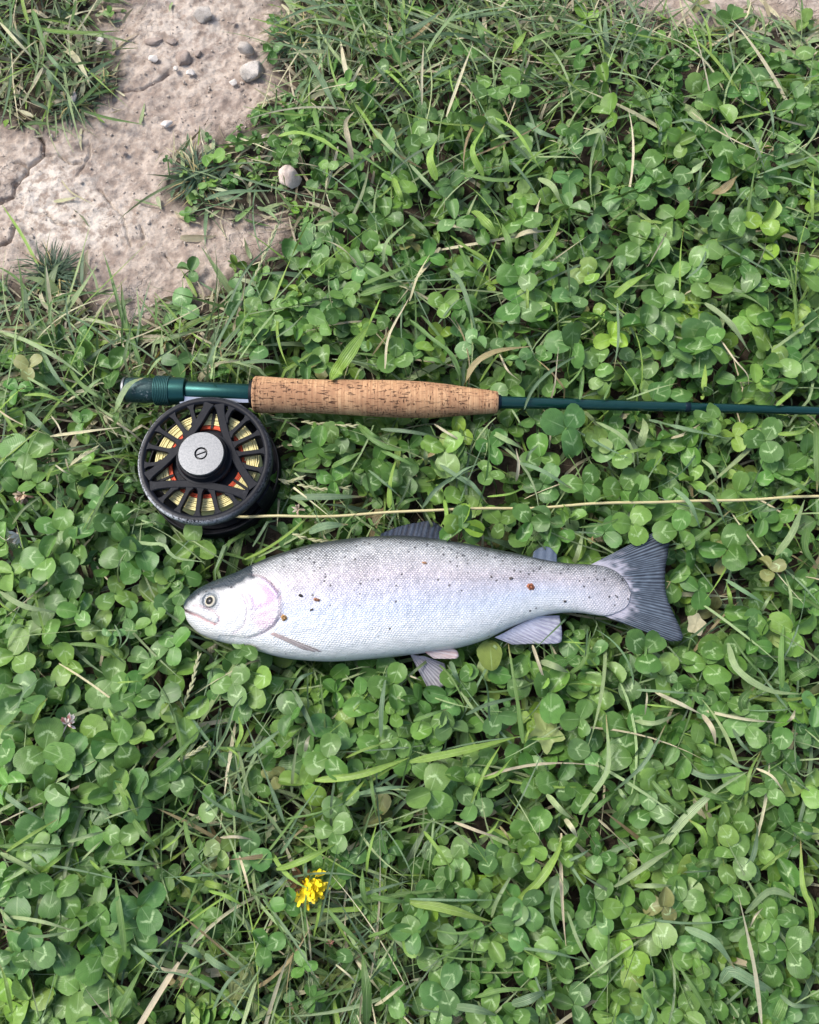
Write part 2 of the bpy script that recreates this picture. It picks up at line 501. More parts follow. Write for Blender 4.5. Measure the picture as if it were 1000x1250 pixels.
# girth coordinate in millimetres for the scale rows
seg = np.linalg.norm(np.diff(FV, axis=1), axis=2) * 1000
arc = np.concatenate([np.zeros((len(xs), 1)), np.cumsum(seg, 1)], 1)
quarter = int(round(NA / 4)); arc = arc - arc[:, quarter:quarter + 1]
umm = (FX - 225) * 0.55
v = np.clip((FY - yt[:, None]) / (yb - yt)[:, None], 0, 1)
wob = 0.05 * NZ.fbm(FX / 30, FY / 14, 3)
vv = np.clip(v + wob, 0, 1)
def ramp(x, stops):
    xs_ = [s[0] for s in stops]; return np.stack([np.interp(x, xs_, [s[1][k] for s in stops]) for k in range(3)], -1)
body = ramp(vv, [(0.0, (.05, .065, .075)), (0.045, (.10, .115, .12)), (0.085, (.46, .48, .50)), (0.16, (.66, .655, .67)), (0.36, (.69, .625, .68)),
                 (0.50, (.64, .63, .74)), (0.64, (.61, .66, .79)), (0.78, (.74, .77, .82)), (0.9, (.80, .81, .82)), (1.0, (.82, .82, .81))])
tailp = sstep(640, 760, FX)[..., None]
body = body * (1 - tailp) + ramp(vv, [(0, (.10, .12, .13)), (.05, (.42, .42, .43)), (0.3, (.66, .61, .64)), (1, (.70, .67, .74))]) * tailp
under = (~upper)[..., None]
head = ramp(vv, [(0, (.045, .06, .075)), (.12, (.06, .085, .105)), (.22, (.12, .16, .19)), (.33, (.55, .57, .60)), (.5, (.70, .69, .71)), (.8, (.80, .81, .82)), (1, (.82, .82, .80))])
crown = poly_dist(FX, FY, [(220,745),(234,737),(246,730),(262,726),(280,724),(297,720),(316,711),(322,690),(300,680),(215,700)]) + 9 * NZ.fbm(FX / 9 + 8, FY / 9, 3)
ck = sstep(4, -4, crown)[..., None]
head = ramp(v, [(0, (.66, .66, .68)), (.5, (.72, .70, .71)), (.8, (.80, .81, .82)), (1, (.82, .82, .80))]) * (1 - ck) + np.array([.030, .046, .062]) * ck
snout = sstep(240, 226, FX)[..., None] * sstep(746, 741, FY)[..., None]
head = head * (1 - .75 * snout) + np.array([.05, .075, .10]) * .75 * snout
orb = np.exp(-((eye_d - 9) / 4.0) ** 2)[..., None]
head = head * (1 - .7 * orb) + np.array([.13, .18, .22]) * .7 * orb
cheek = sstep(30, 6, np.hypot((FX - 329), (FY - 735) * 1.0) + 14 * NZ.fbm(FX / 10, FY / 10, 3))[..., None]
cheek2 = sstep(24, 4, np.hypot((FX - 329), (FY - 761) * 1.2) + 18 * NZ.fbm(FX / 6, FY / 6, 3))[..., None]
head = head * (1 - .8 * cheek) + np.array([.60, .38, .68]) * .8 * cheek
head = head * (1 - .6 * cheek2) + np.array([.66, .42, .58]) * .6 * cheek2
hk = np.where(op_in, 1.0, 0.0)[..., None]
fcol = body * (1 - hk) + head * .86 * hk
ln = lambda d, w: np.exp(-(d / w) ** 2)[..., None]
opl = ln(op_d, 1.3) * (.45 * opw + .08)[..., None]
fcol = fcol * (1 - opl) + np.array([.36, .17, .21]) * opl
fcol = fcol * (1 - .35 * ln(pre_d, 1.6)) + np.array([.55, .38, .46]) * .35 * ln(pre_d, 1.6)
fcol = fcol * (1 - .5 * ln(sub_d, 1.0)) + np.array([.85, .80, .85]) * .5 * ln(sub_d, 1.0)
fcol = fcol * (1 - .6 * ln(mx_d, 1.2)) + np.array([.50, .32, .36]) * .6 * ln(mx_d, 1.2)
mo_dark = ln(mo_d, 1.5) * sstep(246, 228, FX)[..., None]
fcol = fcol * (1 - .75 * ln(mo_d, 1.4)) + np.array([.48, .20, .22]) * .75 * ln(mo_d, 1.4)
fcol = fcol * (1 - .95 * mo_dark) + np.array([.02, .02, .025]) * .95 * mo_dark
endk = (.6 * sstep(750, 769, FX + 10 * NZ.fbm(FX / 4, FY / 4, 3)))[..., None]
fcol = fcol * (1 - endk) + np.array([.34, .33, .37]) * endk
fcol = fcol * np.array([1.0, .995, .955])
fcol = np.where(under, np.array([.55, .56, .58]), fcol)
dark = np.interp(vv, [0, .04, .09, .18, .30, .45, .6, .8, 1], [1, 1, .95, .70, .48, .32, .20, .10, .04]) * (1 - hk[..., 0]) * np.where(upper, 1, .2)
dark *= (0.85 + 1.0 * NZ.fbm(FX / 55 + 31, FY / 25, 2))
lat = np.exp(-((v - (0.42 - 0.0001 * (FX - 345))) / 0.012) ** 2) * (FX > 348)
dark = np.clip(dark + .18 * lat, 0, 1)
spot = np.interp(v, [0, .10, .22, .45, .7], [1, .95, .45, .14, .03]) * sstep(335, 375, FX) + .55 * sstep(690, 730, FX) * (v < .85) + .42 * sstep(520, 640, FX) * sstep(.55, .30, v) + .9 * ck[..., 0] * hk[..., 0]
nr = len(xs)
V = FV.reshape(-1, 3)
faces = [grid_faces(nr, NA, True)[:, ::-1]]
V = np.vstack([V, FV[0].mean(0), FV[-1].mean(0)])
j = np.arange(NA); j2 = (j + 1) % NA
faces.append(np.stack([j, j2, np.full(NA, nr * NA)], 1)); faces.append(np.stack([j2 + (nr - 1) * NA, j + (nr - 1) * NA, np.full(NA, nr * NA + 1)], 1))
ext = lambda a: np.concatenate([a.reshape(nr * NA, -1), a[0].reshape(NA, -1).mean(0, keepdims=True), a[-1].reshape(NA, -1).mean(0, keepdims=True)])
fsh = np.stack([umm, arc, dark], -1)
fme = mesh('trout_body', V, faces, {'col': ('FLOAT_COLOR', ext(fcol)), 'fsh': ('FLOAT_VECTOR', ext(fsh)), 'spot': ('FLOAT', ext(spot)[:, 0])})
n = NT('trout skin')
u, a, dk = n.sep(n.attr('fsh').outputs['Vector'])
wv = n.noise(0.16, n.comb(u, a), 3); wo = n.math('MULTIPLY_ADD', wv.outputs[0], 2.6, -1.3)
U = n.math('DIVIDE', n.math('ADD', u, wo), 2.05); Vv = n.math('DIVIDE', n.math('ADD', a, n.math('MULTIPLY', wo, 0.7)), 1.22)
row = n.math('FLOOR', Vv); U2 = n.math('MULTIPLY_ADD', n.math('MODULO', n.math('ABSOLUTE', row), 2.0), 0.5, U)
fx = n.math('SUBTRACT', n.math('FRACT', U2), 0.5); fy = n.math('SUBTRACT', n.math('FRACT', Vv), 0.5)
d = n.math('SQRT', n.math('ADD', n.math('MULTIPLY', fx, fx), n.math('MULTIPLY', fy, fy)))
edge = n.ss(0.24, 0.50, d)
c = n.attr('col').outputs['Color']
wn_ = n.node('ShaderNodeTexWhiteNoise', noise_dimensions='2D'); n.link(n.comb(n.math('FLOOR', U2), row), wn_.inputs['Vector'])
fade = n.ss(.30, .62, n.noise(0.07, n.comb(u, a), 4, .6).outputs[0])
c = n.mix(n.math('MULTIPLY', n.math('MULTIPLY', edge, dk), n.math('MULTIPLY_ADD', fade, .50, .62), clamp=True), c, (0.028, 0.031, 0.038, 1))
hs = n.math('MULTIPLY_ADD', wn_.outputs['Value'], n.math('MULTIPLY_ADD', dk, .45, .06), n.math('MULTIPLY_ADD', dk, -.30, .98))
c = n.mix(1.0, c, n.comb(hs, hs, hs), 'MULTIPLY')
sc = n.comb(u, a)
vo = n.voro(0.26, sc); spt = n.math('SUBTRACT', 1.0, n.ss(0.22, 0.34, n.math('ADD', vo.outputs['Distance'], n.math('MULTIPLY', n.noise(1.1, sc).outputs[0], 0.12))))
keep = n.math('GREATER_THAN', n.attr('spot').outputs['Fac'], n.sep(vo.outputs['Color'])[0])
c = n.mix(n.math('MULTIPLY', n.math('MULTIPLY', spt, keep), 0.85), c, (0.035, 0.032, 0.036, 1))
fl = n.voro(0.55, sc); flk = n.math('MULTIPLY', n.math('SUBTRACT', 1.0, n.ss(0.10, 0.2, fl.outputs['Distance'])), n.math('GREATER_THAN', n.math('MULTIPLY', n.attr('spot').outputs['Fac'], 0.72), n.sep(fl.outputs['Color'])[1]))
c = n.mix(n.math('MULTIPLY', flk, 0.6), c, (0.06, 0.045, 0.04, 1))
mt = n.noise(0.12, sc, 4).outputs[0]; k = n.math('MULTIPLY_ADD', mt, 0.34, 0.62)
c = n.mix(1.0, c, n.comb(k, k, k), 'MULTIPLY')
notback = n.math('SUBTRACT', 1.0, n.math('MULTIPLY', dk, 0.2))
n.set(Base_Color=c, Roughness=n.math('MULTIPLY_ADD', n.noise(.3, sc, 4, .7).outputs[0], 0.35, 0.14), Metallic=0.12, Specular_IOR_Level=0.5, Coat_Weight=0.3, Coat_Roughness=0.12,
      Normal=n.bump(n.math('ADD', n.math('MULTIPLY', edge, -1.0), n.math('MULTIPLY', n.noise(.20, sc, 5, .6).outputs[0], 4.5)), 0.5, 0.0007))
M_SKIN = n.m
trout = thing('trout', 'silver rainbow trout with a dark speckled back lying on the clover', 'fish', tuple(P(500, 735, 0.0)))
obj('body', fme, M_SKIN, trout)

def surf_z(px, py):
    """height of the trout's upper side"""
    px, py = plan([(px, py)])[0]
    i = np.argmin((xs - px) ** 2); r = np.where(upper[i])[0]; jx = r[np.argmin((FY[i, r] - py) ** 2)]
    return FV[i, jx, 2]

# eye: iris, pupil and clear cornea
EYE = EYE_PIX; er = 8.0 * mpp(*EYE, ZC + .012)
ez = surf_z(*EYE) + 0.0004; ec = P(EYE[0], EYE[1], ez)
kx = mpp(*EYE, ZC); gzx = (surf_z(EYE[0] + 13, EYE[1]) - surf_z(EYE[0] - 13, EYE[1])) / (26 * kx); gzy = -(surf_z(EYE[0], EYE[1] + 13) - surf_z(EYE[0], EYE[1] - 13)) / (26 * kx)
enr = Vector((-gzx, -gzy, 1)).normalized(); eq = np.array(enr.to_track_quat('Z', 'Y').to_matrix())
def disc_dome(r, hgt, k=32, m=10):
    q = np.linspace(0, 1, m); pr = [(max(1e-5, r * t), hgt * (1 - t ** 2)) for t in q]
    V, f = lathe(pr, k); return V, [x[:, ::-1] for x in f]
Ve, fe = disc_dome(er, 0.0022)
rr = np.hypot(Ve[:, 0], Ve[:, 1]) / er
ecol = ramp(rr, [(0, (.004, .004, .005)), (.56, (.004, .004, .005)), (.61, (.36, .28, .12)), (.69, (.66, .60, .45)), (.82, (.60, .56, .46)), (.90, (.16, .17, .16)), (1, (.05, .07, .085))])
n = NT('trout eye'); n.set(Base_Color=n.mix(1.0, n.attr('col').outputs['Color'], n.mix(n.noise(1500, n.objco()).outputs[0], (.8, .8, .8, 1), (1.1, 1.1, 1.1, 1)), 'MULTIPLY'), Roughness=0.3, Specular_IOR_Level=.35, Coat_Weight=0.12, Coat_Roughness=0.1)
obj('eye', mesh('eye', Ve @ eq.T + ec, fe, {'col': ('FLOAT_COLOR', ecol)}), n.m, trout)

def fin(name, base, tip, z0, z1, rays, colA, colB, root=None, dipz=0.0, curl=0.0, thick=0.0005, edge_dark=0.0, drape=False):
    """ray fin spread between a base line and a free edge (photo pixels)"""
    nc = rays * 4 + 1; nrw = 16
    b = smooth_curve(base, nc); t = smooth_curve(tip, nc)
    uu = np.linspace(0, 1, nc); ww = np.linspace(0, 1, nrw)[:, None]
    jag = 0.025 * NZ.fbm(uu * rays * 1.3 + 7, uu * 3, 2)
    w2 = ww * (1 + jag[None, :])
    X = b[None, :, 0] * (1 - w2) + t[None, :, 0] * w2; Y = b[None, :, 1] * (1 - w2) + t[None, :, 1] * w2
    Z = z0 + (z1 - z0) * ww + dipz * np.sin(PI * uu)[None, :] + curl * (ww ** 2) * np.sin(3 * PI * uu + .5)[None, :]
    uw = uu[None, :] + .012 * np.sin(uu * 23)[None, :] + .010 * NZ.fbm(uu[None, :] * 14 + 0 * X, 2.0 * ww + 0 * X, 2)
    ray = np.cos(uw * rays * 2 * PI) * (.55 + .9 * (NZ(uu * rays + 3, uu * 0 + 1.5))[None, :])
    Z = Z + 0.00022 * ray * (0.4 + 0.6 * ww) + 0.0006 * NZ.fbm(X / 14, Y / 14, 2)
    if drape:
        ins = poly_dist(X, Y, TOP + BOT[::-1]) < -0.3
        sz = np.array([[surf_z(X[i, k], Y[i, k]) if ins[i, k] else -1 for k in range(nc)] for i in range(nrw)])
        Z = np.maximum(Z, sz + 0.0007)
    Vt = PV(X, Y, Z).reshape(-1, 3); Vb = Vt - np.array([0, 0, thick])
    f1 = grid_faces(nrw, nc); nv = nrw * nc; f2 = f1[:, ::-1] + nv
    rim = np.concatenate([np.arange(nc), np.arange(1, nrw) * nc + nc - 1, (nrw - 1) * nc + np.arange(nc - 2, -1, -1), np.arange(nrw - 2, 0, -1) * nc])
    r2 = np.roll(rim, -1); f3 = np.stack([rim, rim + nv, r2 + nv, r2], 1)
    mixv = np.clip(0.5 + 0.5 * ray + 0.8 * NZ.fbm(X / 6, Y / 6, 3), 0, 1)
    colA = np.array(colA); colB = np.array(colB)
    cc = colA * (1 - mixv[..., None]) + colB * mixv[..., None]
    if root is not None:
        rk = sstep(.45, 0, ww + 0 * X)[..., None]
        if isinstance(root, str): rk = .85 * sstep(.36, .16, ww + .55 * NZ.fbm(X / 5, Y / 5, 3))[..., None]; root = (.46, .44, .50)
        cc = cc * (1 - rk) + np.array(root) * rk
    if edge_dark:
        ek = (edge_dark * sstep(.82, 1.0, ww + 0 * X))[..., None]; cc = cc * (1 - ek) + np.array([.035, .035, .045]) * ek
    cc = cc.reshape(-1, 3); uvw = np.stack([uu[None, :] + 0 * X, ww + 0 * X, 0 * X], -1).reshape(-1, 3)
    me = mesh(name, np.vstack([Vt, Vb]), [np.concatenate([f1[:, ::-1], f2[:, ::-1], f3[:, ::-1]])],
              {'col': ('FLOAT_COLOR', np.vstack([cc, cc])), 'luv': ('FLOAT_VECTOR', np.vstack([uvw, uvw]))})
    return obj(name, me, M_FIN, trout)
n = NT('fin membrane')
s, t, h = n.sep(n.attr('luv').outputs['Vector'])
fi = n.noise(7, n.comb(n.math('MULTIPLY', s, 14.0), n.math('MULTIPLY', t, 0.8)), 3).outputs[0]
k = n.math('MULTIPLY_ADD', fi, 1.3, 0.20)
n.set(Base_Color=n.mix(1.0, n.attr('col').outputs['Color'], n.comb(k, k, k), 'MULTIPLY'), Roughness=0.42, Specular_IOR_Level=0.35, Coat_Weight=0.08, Coat_Roughness=0.2,
      Normal=n.bump(fi, 0.5, 0.0005))
M_FIN = n.m
fin('tail_fin', [(716,692),(733,695),(747,704),(754,714),(756,726),(752,738),(744,745),(733,750)],
    [(806,646),(817,654),(816,672),(813,690),(812,709),(814,728),(822,748),(831,768),(833,781),(818,783)], ZC, ZC - .004, 40,
    (.020, .024, .034), (.125, .155, .19), root='tail', dipz=.0, curl=.0012, edge_dark=.45)
fin('dorsal_fin', [(462,659),(480,658),(500,658),(522,660),(548,664)], [(466,651),(486,643),(508,638),(529,637),(551,654)], ZC - .001, ZC - .004, 14,
    (.008, .011, .020), (.035, .05, .078), dipz=0, edge_dark=.3)
fin('adipose_fin', [(650,682),(658,683),(670,686),(680,687)], [(652,673),(660,668),(671,668),(680,677)], ZC + .001, ZC - .001, 3, (.06, .085, .13), (.12, .155, .215), thick=.0022)
fin('anal_fin', [(604,778),(618,771),(634,762),(658,752)], [(626,787),(648,786),(668,786),(684,784),(686,770),(683,751)], ZC + .002, ZC - .004, 13,
    (.30, .29, .38), (.52, .52, .58), root=(.44, .45, .54))
fin('pelvic_fin', [(500,792),(508,791),(516,793),(520,797)], [(540,789),(556,793),(560,799),(556,804),(530,804)], ZC + .004, ZC + .001, 9,
    (.50, .36, .34), (.62, .55, .53), root=(.50, .28, .26), drape=True)
fin('pelvic_fin', [(500,797),(508,800),(518,801)], [(521,838),(533,840),(541,838),(545,826),(543,810)], ZC - .008, ZC - .014, 9,
    (.20, .19, .23), (.48, .47, .50), root=(.55, .50, .53))
fin('pectoral_fin', [(330,774.5),(333.5,772),(337,774)], [(370,793),(384,796),(393,795.5),(384,791.5),(368,785.5)], ZC, ZC, 8,
    (.24, .20, .19), (.46, .41, .39), root=(.40, .30, .29), thick=.0009, drape=True)
# bits of leaf and dirt sticking to the trout
def flake(name, px, py, rx, ry, rot, col, label, seed):
    r_ = np.random.default_rng(seed); k = 14
    a = np.linspace(0, 2 * PI, k, endpoint=False); rad = 0.75 + 0.4 * r_.random(k)
    ring = []
    for f_, dz in ((1.0, 0.0), (0.92, .0007), (0.45, .0010)):
        x = px + f_ * rad * (rx * np.cos(a) * math.cos(rot) - ry * np.sin(a) * math.sin(rot))
        y = py + f_ * rad * (rx * np.cos(a) * math.sin(rot) + ry * np.sin(a) * math.cos(rot))
        ring.append(np.array([P(X, Y, surf_z(X, Y) - .0001 + dz + .0002 * r_.random()) for X, Y in zip(x, y)]))
    V = np.vstack(ring + [[P(px, py, surf_z(px, py) + .0009)]])
    i = np.arange(k); i2 = (i + 1) % k
    me = mesh(name, V, [grid_faces(3, k, True)[:, ::-1], np.stack([i2 + 2 * k, i + 2 * k, np.full(k, 3 * k)], 1)[:, ::-1]])
    loc = tuple(V[-1]); me.transform(Matrix.Translation(-Vector(loc)))
    return tag(obj(name, me, plain('flake ' + name + str(seed), col, .7, 0, .35, 900, .4), None, loc), label, 'debris')
flake('leaf_scrap', 648, 716, 5.2, 4.2, .5, (.30, .10, .045), 'reddish brown leaf scrap stuck on the trout near its tail', 1)
flake('leaf_scrap', 386.5, 732, 5, 2.2, .2, (.28, .13, .075), 'narrow brown leaf scrap stuck on the trout behind the gill', 2)
flake('leaf_scrap', 346.5, 754, 4.6, 4.0, .9, (.36, .20, .07), 'tan leaf scrap stuck on the edge of the gill cover', 3)
flake('dirt_speck', 367, 727, 2.8, 1.9, .3, (.03, .025, .022), 'black dirt speck on the trout just behind the gill cover', 4)
flake('dirt_speck', 380, 744.5, 2.4, 1.3, -.6, (.10, .075, .055), 'small grey brown speck on the trout below the narrow leaf scrap', 5)
flake('dirt_speck', 624, 706, 3.0, 1.8, .1, (.12, .10, .09), 'grey speck on the trout left of the reddish leaf scrap', 6)
flake('leaf_scrap', 518.5, 687, 3.2, 1.6, .1, (.42, .22, .12), 'small pale orange scrap on the trout below the dorsal fin', 7)
flake('dirt_speck', 600, 704, 1.6, 1.2, .1, (.10, .08, .07), 'tiny grey speck on the middle of the trout', 8)
flake('dirt_speck', 690, 734, 1.8, 1.4, .1, (.05, .04, .04), 'tiny black speck low on the tail end of the trout', 9)

# ------------------------------------------------------------------ fly rod
ZR = 0.041
def rod_c(px): return np.interp(px, [p_[0] for p_ in ROD_AXIS], [p_[1] for p_ in ROD_AXIS])
def rod_part(name, stops, mat, k=40, par=None, zoff=0.0):
    """lathe along the rod axis; stops = (photo x, radius in photo px)"""
    C = np.array([P(x, rod_c(x), ZR + zoff) for x, r in stops]); R = np.array([r * mpp(x, 485, ZR) for x, r in stops])
    A0 = P(150, rod_c(150), ZR); ax = P(1000, rod_c(1000), ZR) - A0; ax /= np.linalg.norm(ax)
    S = np.cross(ax, [0, 0, 1.]); S /= np.linalg.norm(S); U = np.cross(S, ax)
    a = np.linspace(0, 2 * PI, k, endpoint=False)
    V = (C[:, None] + R[:, None, None] * (np.cos(a)[None, :, None] * S + np.sin(a)[None, :, None] * U)).reshape(-1, 3)
    f = [grid_faces(len(stops), k, True)]
    i = np.arange(k); i2 = (i + 1) % k; m_ = len(stops)
    V = np.vstack([V, C[0], C[-1]])
    f.append(np.stack([i2, i, np.full(k, m_ * k)], 1)); f.append(np.stack([i + (m_ - 1) * k, i2 + (m_ - 1) * k, np.full(k, m_ * k + 1)], 1))
    ro = np.array([x for x, r in stops])
    me = mesh(name, V, f)
    # sharp shading at abrupt steps
    me.set_sharp_from_angle(angle=math.radians(38))
    return obj(name, me, mat, par)
n = NT('cork')
q = n.objco(); sx, sy, sz = n.sep(q)
st = n.comb(n.math('MULTIPLY', sx, 26.0), n.math('MULTIPLY', sy, 150.0), n.math('MULTIPLY', sz, 150.0))
ringv = n.comb(n.math('MULTIPLY', sx, 900.0), n.math('MULTIPLY', sy, 10.0), n.math('MULTIPLY', sz, 10.0))
r1 = n.noise(1.0, ringv, 3, .6).outputs[0]
pits = n.noise(3.0, n.comb(n.math('MULTIPLY', sx, 60.0), n.math('MULTIPLY', sy, 300.0), n.math('MULTIPLY', sz, 300.0)), 3, .6).outputs[0]
pm = n.math('MULTIPLY', n.ss(.57, .63, pits), n.ss(.38, .54, n.noise(45, q, 2).outputs[0]))
pv = n.noise(1.0, n.comb(n.math('MULTIPLY', sx, 900.0), n.math('MULTIPLY', sy, 260.0), n.math('MULTIPLY', sz, 260.0)), 2, .5).outputs[0]
pm = n.math('MAXIMUM', pm, n.math('MULTIPLY', n.ss(.62, .68, pv), n.ss(.40, .56, n.noise(60, q, 2).outputs[0])))
seam = n.math('SUBTRACT', 1.0, n.ss(.0, .03, n.math('ABSOLUTE', n.math('SUBTRACT', n.math('FRACT', n.math('MULTIPLY', sx, 78.0)), 0.5))))
c = n.mix(n.ss(.3, .7, r1), (.37, .195, .096, 1), (.56, .335, .175, 1))
c = n.mix(n.math('MULTIPLY', n.ss(.42, .62, n.noise(46, q, 4, .65).outputs[0]), .65), c, (.28, .140, .072, 1))
c = n.mix(n.math('MULTIPLY', seam, .30), c, (.20, .09, .045, 1))
c = n.mix(n.math('MULTIPLY', pm, .88), c, (.055, .022, .012, 1))
n.set(Base_Color=c, Roughness=.75, Specular_IOR_Level=.25, Normal=n.bump(n.math('ADD', n.math('MULTIPLY', pm, -1.4), n.math('MULTIPLY', r1, .45)), .7, .0009))
M_CORK = n.m
def metal(name, col, rough, metallic, worn=0.0, bump=.15, scale=600):
    n = NT(name); q = n.objco(); nz = n.noise(scale, q, 4, .65).outputs[0]; big = n.noise(90, q, 4, .6).outputs[0]
    if not metallic > .12: n.set(Specular_IOR_Level=.16)
    k = n.math('MULTIPLY_ADD', nz, .4, .8)
    c = n.mix(1.0, (*col, 1), n.comb(k, k, k), 'MULTIPLY')
    if worn:
        c = n.mix(n.math('MULTIPLY', n.math('MULTIPLY', n.ss(.5, .72, nz), n.ss(.45, .65, big)), worn), c, (.42, .44, .44, 1))
    n.set(Base_Color=c, Metallic=metallic, Roughness=n.math('MULTIPLY_ADD', big, .25, rough - .1), Normal=n.bump(nz, bump, .0003))
    return n.m
M_GREEN = metal('green anodised', (.012, .062, .056), .30, .7)
M_GREEN2 = metal('green worn', (.007, .034, .034), .45, .4, .45, .4)
M_GREEN3 = metal('green ring', (.022, .080, .076), .45, .6, .3, .3)
M_BLANK = metal('green varnished blank', (.005, .034, .030), .16, .25, 0, .03)
M_DARK = metal('dark thread wrap', (.006, .014, .022), .25, .1)
M_STEEL = metal('brushed steel', (.60, .61, .63), .30, 1.0)
M_BLACK = metal('black anodised', (.006, .0068, .010), .52, .1, .05, .25)
rod = thing('fly_rod', 'dark green fly rod with a cork grip lying across the clover', 'fishing rod', tuple(P(400, 485, 0.0)))
grip = [(310,18),(310.6,21),(312,22.3),(316,22.6),(330,22.0),(350,21.0),(372,20.5),(400,20.7),(425,21.4),(450,22.1),(475,22.6),(498,22.6),(520,22.0),(545,20.0),(570,17.2),(590,15.0),(602,13.9),(606,13.4),(607.6,12.2),(608,10)]
gp = np.array(grip); dense_x = np.concatenate([gp[:4, 0], np.linspace(314, 604, 70), gp[-3:, 0]])
rod_part('cork_grip', [(x, float(np.interp(x, gp[:, 0], gp[:, 1]))) for x in dense_x], M_CORK, 48, rod)
seat = rod_part('reel_seat', [(227.5,11),(228,12),(229,12.4),(309,12.4),(310,12.0)], M_GREEN, 48, rod)
rod_part('grip_collar', [(305.5,12.6),(306,16.5),(310.2,17.5)], M_BLACK, 40, rod)
ring = []
for i in range(9): ring += [(190.5 + i * 2.05, 17.6), (191.2 + i * 2.05, 18.3), (192.0 + i * 2.05, 18.3), (192.5 + i * 2.05, 17.6)]
rod_part('locking_ring', [(190,15)] + ring + [(209.2,15)], M_GREEN3, 56, rod)
rod_part('locking_hood', [(208.8,15.5),(209,16.6),(222,16.6),(227.2,16.2),(227.8,15.2),(227.8,12.3)], M_GREEN, 48, rod)
rod_part('butt_section', [(155,13),(155.4,14.6),(157,15.2),(186,15.2),(189,14.8),(190,14.6)], M_GREEN2, 44, rod)
rod_part('butt_ring', [(151.8,11),(152,15.5),(153,16.0),(154.6,16.0),(155,15.3),(155,12)], metal('butt ring steel', (.16, .165, .17), .4, .9), 40, rod)
rod_part('winding_check', [(608,9.6),(610.5,9.2),(612,8.0)], M_DARK, 32, rod)
rod_part('blank', [(611.5,7.8),(640,7.3),(700,6.8),(800,6.1),(900,5.5),(1000,4.9),(1150,4.3),(1300,3.6)], M_BLANK, 36, rod)
rod_part('thread_wrap', [(836,5.9),(836.5,6.15),(842,6.1),(842.5,5.8)], M_DARK, 32, rod)

# ------------------------------------------------------------------ fly reel (lies flat, axis upright)
ZF = 0.050                                       # height of the spool face
RC = P(REEL_PX[0], REEL_PX[1], ZF); RR = REEL_RPX * mpp(REEL_PX[0], REEL_PX[1], ZF)
reel = thing('fly_reel', 'black ported fly reel with a silver hub cap fixed below the reel seat', 'fishing reel', (RC[0], RC[1], ZF - .036))
reel.rotation_euler = (math.radians(-2.0), math.radians(-1.5), 0)
TOPZ = .036                                      # face height above the reel's base
def rpart(name, V, f, mat, sharp=35, par=None, attrs=None):
    me = mesh(name, V, f, attrs); me.set_sharp_from_angle(angle=math.radians(sharp))
    return obj(name, me, mat, par or reel, (0, 0, 0))
def bar(path, w, z0, z1, bev=.0006, taper=None):
    """flat bar along a 2-D path (metres), chamfered edges"""
    p2 = np.asarray(path, float); T = np.gradient(p2, axis=0); T /= np.linalg.norm(T, axis=1)[:, None]
    Nn = np.stack([-T[:, 1], T[:, 0]], 1); w = np.broadcast_to(np.asarray(w, float), (len(p2),))[:, None]
    sec = [(1, z0), (1, z1 - bev), (1 - .0, z1 - bev), (None, z1), (-2, z1), (-1, z1 - bev), (-1, z0)]
    cols = []
    for s_, z in ((1, z0), (1, z1 - bev), (.8, z1), (-.8, z1), (-1, z1 - bev), (-1, z0)):
        cols.append(np.concatenate([p2 + Nn * w / 2 * s_, np.full((len(p2), 1), z)], 1))
    V = np.stack(cols, 1).reshape(-1, 3); f = [grid_faces(len(p2), 6, True)]
    cap = np.array([[0, 1, 2, 3], [0, 3, 4, 5]])
    f[0] = np.concatenate([f[0], cap[:, ::-1], cap + (len(p2) - 1) * 6])
    return V, f
# rim of the spool with a worn edge
n = NT('reel rim'); q = n.objco()
nz = n.noise(700, q, 4, .7).outputs[0]; big = n.noise(60, q, 3).outputs[0]
wear = n.math('MULTIPLY', n.attr('wear').outputs['Fac'], n.ss(.42, .56, n.math('ADD', n.math('MULTIPLY', nz, .75), n.math('MULTIPLY', big, .28))))
c = n.mix(wear, (.006, .0068, .010, 1), (.62, .63, .64, 1))
n.set(Base_Color=c, Metallic=.05, Specular_IOR_Level=.16, Roughness=n.math('MULTIPLY_ADD', nz, .25, .33), Normal=n.bump(nz, .2, .0002))
M_RIM = n.m
pr = [(.885, TOPZ - .0035), (.885, TOPZ - .0012), (.905, TOPZ - .0002), (.925, TOPZ), (.960, TOPZ), (.978, TOPZ - .0004), (.992, TOPZ - .0014), (1.0, TOPZ - .0028), (1.0, TOPZ - .0075), (.985, TOPZ - .0085), (.93, TOPZ - .0085), (.90, TOPZ - .006), (.885, TOPZ - .0035)]
V, f = lathe([(r_ * RR, z) for r_, z in pr], 128)
an = np.degrees(np.arctan2(V[:, 1], V[:, 0])) % 360
side = np.clip(np.cos(np.radians(an - 215)) * 1.1 + .1, 0.12, 1)
wr = side * np.repeat([0, 0, 0, 0, .10, .75, 1, .8, .2, 0, 0, 0, 0], 128)
rpart('spool_rim', V, f, M_RIM, 40, attrs={'wear': ('FLOAT', wr)})
MIDS = [144, 264, 24]                            # directions of the three curved arms
